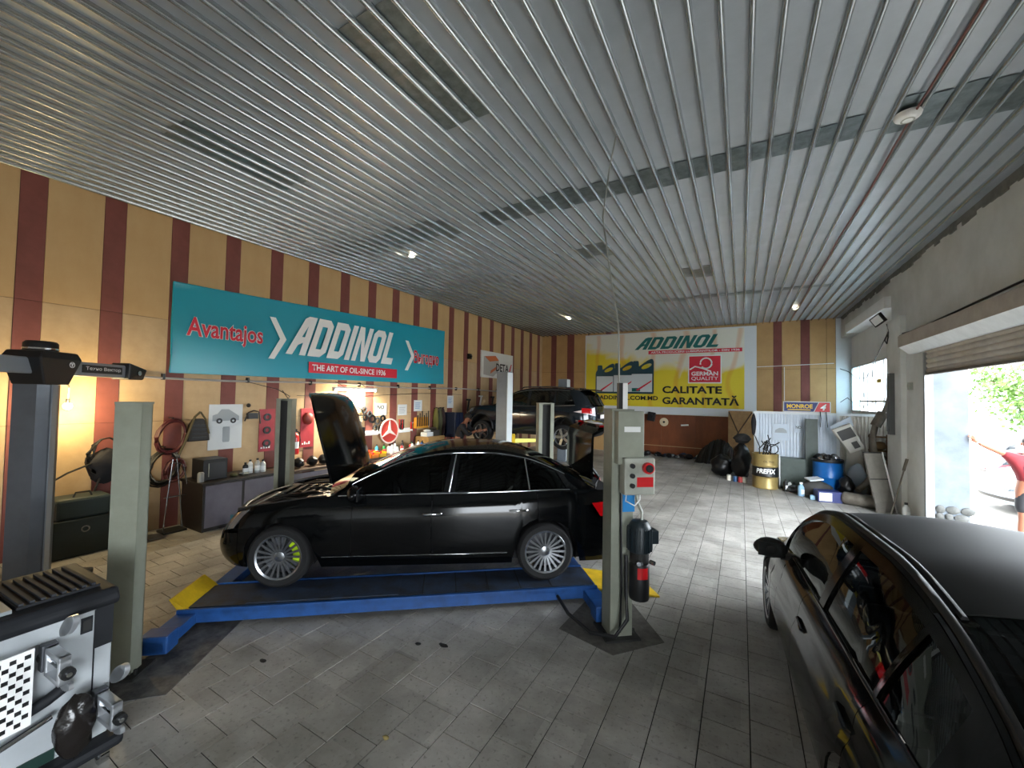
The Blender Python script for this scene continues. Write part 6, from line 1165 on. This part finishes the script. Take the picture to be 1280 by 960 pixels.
# ================================================================ PEOPLE
def skin_mesh(name, verts, edges, radii, m, parent, sub=2, root=0):
    me = bpy.data.meshes.new(name); me.from_pydata([tuple(v_) for v_ in verts], edges, []); o = bpy.data.objects.new(name, me); COL.objects.link(o)
    o.modifiers.new('skin', 'SKIN'); lay = me.skin_vertices[0].data
    for i, r in enumerate(radii):
        lay[i].radius = r if isinstance(r, tuple) else (r, r); lay[i].use_root = (i == root)
    sm_ = o.modifiers.new('sub', 'SUBSURF'); sm_.levels = sub; sm_.render_levels = sub
    dg = bpy.context.evaluated_depsgraph_get(); me2 = bpy.data.meshes.new_from_object(o.evaluated_get(dg)); bpy.data.objects.remove(o)
    me2.materials.clear(); me2.materials.append(m); me2.shade_smooth(); me2.name = name
    q = bpy.data.objects.new(name, me2); COL.objects.link(q); q.parent = parent; return q
def chain_mesh(name, chains, m, parent, sub=2):
    """chains: list of lists of (point, radius); points that coincide are merged"""
    V_, E_, R_, idx = [], [], [], {}
    for ch in chains:
        prev = None
        for p, r in ch:
            k_ = tuple(round(x, 4) for x in p)
            if k_ not in idx: idx[k_] = len(V_); V_.append(p); R_.append(r)
            if prev is not None: E_.append((prev, idx[k_]))
            prev = idx[k_]
    return skin_mesh(name, V_, E_, R_, m, parent, sub)
M_SKIN = mat('skin', '#80523d', .55, spec=.4); M_HAIR = mat('dark_hair', '#120d0a', .7, bump=.5, bscale=80)
def person(root, J, shirt, trousers, shoes, short_sleeve=False, shorts=False):
    v3 = lambda k_: Vector(J[k_]); L_ = lambda a, b, t: v3(a).lerp(v3(b), t)
    hc_ = v3('head'); fw = Vector(J['face']).normalized(); nk = v3('neck'); up = (hc_-nk).normalized(); sdv = fw.cross(up).normalized(); fw = up.cross(sdv).normalized()
    hd = [(nk, .055), (hc_-up*.075+fw*.015, .068), (hc_+up*.01, .092), (hc_+up*.075-fw*.01, .078)]
    spine = [(v3('pelvis'), .135), (L_('pelvis', 'chest', .5), .125), (v3('chest'), .145), (nk, .055)]
    ch = [spine, hd]
    for s_ in 'LR':
        ch.append([(v3('chest'), .145), (v3('sh'+s_), .072), (L_('sh'+s_, 'el'+s_, .5), .052), (v3('el'+s_), .043), (L_('el'+s_, 'wr'+s_, .4), .042), (v3('wr'+s_), .029)])
        ch.append([(v3('pelvis'), .135), (v3('hip'+s_), .098), (L_('hip'+s_, 'kn'+s_, .5), .078), (v3('kn'+s_), .058), (L_('kn'+s_, 'an'+s_, .35), .056), (v3('an'+s_), .038)])
    body = chain_mesh('body', ch, M_SKIN, root)
    # hands
    for s_ in 'LR':
        w_ = v3('wr'+s_); d = (w_-v3('el'+s_)).normalized(); hdir = Vector(J.get('hand'+s_, d)).normalized(); nrm = hdir.cross(Vector((0, 0, 1)));
        if nrm.length < .1: nrm = Vector((1, 0, 0))
        nrm.normalize(); sd2 = hdir.cross(nrm).normalized(); palm = w_+hdir*.055
        cs = [[(w_, .028), (palm, .034), (palm+hdir*.03, .030)]]
        for i, l in enumerate((.075, .085, .08, .062)):
            o_ = sd2*(.027-.018*i); b0 = palm+hdir*.03+o_; cs.append([(palm+hdir*.03, .030), (b0+hdir*.012, .010), (b0+hdir*l*.55+nrm*.006, .009), (b0+hdir*l*.95+nrm*.022, .0075)])
        cs.append([(palm, .034), (palm+sd2*.035+hdir*.012, .012), (palm+sd2*.058+hdir*.045, .009)])
        chain_mesh('hand', cs, M_SKIN, root)
    # clothes
    cl = [[(v3('pelvis')-(v3('chest')-v3('pelvis')).normalized()*.03, .155), (L_('pelvis', 'chest', .5), .148), (v3('chest'), .162), (L_('chest', 'neck', .72), .085)]]
    for s_ in 'LR':
        e = .62 if short_sleeve else 1.0
        a = [(v3('chest'), .162), (v3('sh'+s_), .088), (L_('sh'+s_, 'el'+s_, e*.98), .066)]
        if not short_sleeve: a += [(L_('el'+s_, 'wr'+s_, .45), .056)]
        cl.append(a)
    chain_mesh('shirt', cl, shirt, root)
    tr_ = [[(v3('pelvis')+(v3('chest')-v3('pelvis')).normalized()*.05, .14), (v3('pelvis'), .15)]]
    for s_ in 'LR':
        a = [(v3('pelvis'), .15), (v3('hip'+s_), .112), (L_('hip'+s_, 'kn'+s_, .5), .098), (L_('hip'+s_, 'kn'+s_, .95), .085)]
        if not shorts: a += [(v3('kn'+s_), .075), (L_('kn'+s_, 'an'+s_, .5), .07), (L_('kn'+s_, 'an'+s_, .96), .06)]
        tr_.append(a)
    chain_mesh('trousers', tr_, trousers, root)
    for s_ in 'LR':
        a_ = v3('an'+s_); t_ = Vector(J['toe'+s_]); chain_mesh('shoe', [[(a_, .045), (a_+Vector((0, 0, -.04)), .048), (a_.lerp(t_, .5)+Vector((0, 0, -.03)), .045), (t_, .036)]], shoes, root)
    # face and hair
    R3 = Matrix((sdv, fw, up)).transposed()
    def loc_(x, y, z): return hc_+sdv*x+fw*y+up*z
    hr = MB().sphere((0, 0, 0), 1, 18, 12); hr.v = [tuple(loc_(p[0]*.098, p[1]*.112-.016, p[2]*.10+.045) if p[2] > -.25 or p[1] < -.2 else loc_(p[0]*.07, p[1]*.07-.02, p[2]*.06+.02)) for p in hr.v]; hr.build('hair', M_HAIR, body, smooth=70)
    MB().cyl(loc_(0, .088, .02), loc_(0, .118, -.025), .010, .016, 8).build('nose', M_SKIN, body, smooth=60)
    for s_ in (-1, 1):
        MB().sphere(loc_(s_*.033, .086, .015), .011, 10, 6).build('eye', mat('eye_dark', '#1a1512', .3), body, smooth=60); MB().blob(loc_(s_*.092, 0, -.005), (.025, .04, .06), .05, 2, 10, 8).build('ear', M_SKIN, body, smooth=60); MB().tube([loc_(s_*.016, .094, .034), loc_(s_*.05, .082, .036)], .006, 5).build('eyebrow', M_HAIR, body)
    MB().tube([loc_(-.022, .086, -.055), loc_(0, .092, -.056), loc_(.022, .086, -.055)], .006, 5).build('mouth', mat('lip', '#8a4a42', .5), body)
    return body
M_BSHIRT = mat('black_shirt', '#17161b', .85, bump=.3, bscale=20); M_DTROU = mat('dark_trousers', '#1c1d22', .85); M_SHOE = mat('shoe_dark', '#181818', .6)
mech = thing('person', 'mechanic in black clothes bending to the front wheel of the raised navy car', 'person', (-7.26, 9.60, 0))
person(mech, dict(pelvis=(-.02, .0, .90), chest=(.12, .05, 1.30), neck=(.20, .08, 1.47), head=(.27, .11, 1.60), face=(.8, .35, -.35), shL=(.08, .25, 1.38), shR=(.20, -.12, 1.38), elL=(.28, .42, 1.18), elR=(.38, -.02, 1.13), wrL=(.45, .60, 1.22), wrR=(.50, .26, 1.24), handL=(.4, .5, .1), handR=(.3, .9, .1), hipL=(-.04, .1, .86), hipR=(.02, -.1, .86), knL=(.06, .12, .48), knR=(.12, -.08, .48), anL=(-.03, .12, .09), anR=(.02, -.12, .09), toeL=(.13, .15, .035), toeR=(.18, -.08, .035)), M_BSHIRT, M_DTROU, M_SHOE)
M_RSHIRT = mat('red_shirt', '#650814', .8, bump=.25, bscale=15); M_BSHORT = mat('black_shorts', '#17171b', .8)
vis = thing('person', 'man in a red printed T-shirt and black shorts leaning one hand on the pier outside', 'person', (4.10, 9.93, -.03))
person(vis, dict(pelvis=(.0, .0, .96), chest=(-.02, -.0, 1.32), neck=(-.02, -.01, 1.53), head=(-.01, -.03, 1.67), face=(-.25, -1, -.05), shL=(.19, .02, 1.44), shR=(-.21, .0, 1.46), elL=(.27, .02, 1.16), elR=(-.42, -.02, 1.56), wrL=(.24, -.12, .95), wrR=(-.60, -.02, 1.66), handL=(-.05, -.1, -1), handR=(-.55, .02, .75), hipL=(.1, 0, .90), hipR=(-.1, 0, .90), knL=(.12, -.03, .50), knR=(-.11, -.05, .50), anL=(.12, .03, .09), anR=(-.12, .02, .09), toeL=(.15, -.14, .035), toeR=(-.16, -.14, .035)), M_RSHIRT, M_BSHORT, M_SHOE, True, True)
# oval print on the shirt front
pr_ = MB().grid(lambda r_, a: (-.02+.125*r_*cos(a), -.166+.07*(r_*cos(a))**2*1.0-.0, 1.27+.085*r_*sin(a)), frange(.01, 1, 6), frange(0, 2*pi, 24)).build('shirt_print', mat('print_maroon', '#3a1f33', .7), vis)
text('shirt_lettering', 'UNION', M_WPRINT, vis, lambda a, b, h: (a, -.174+.07*((a+.02)/.125)**2, b), -.11, .07, 1.24, 1.30, bold=.03, shear=.3)
bpy.context.view_layer.update()
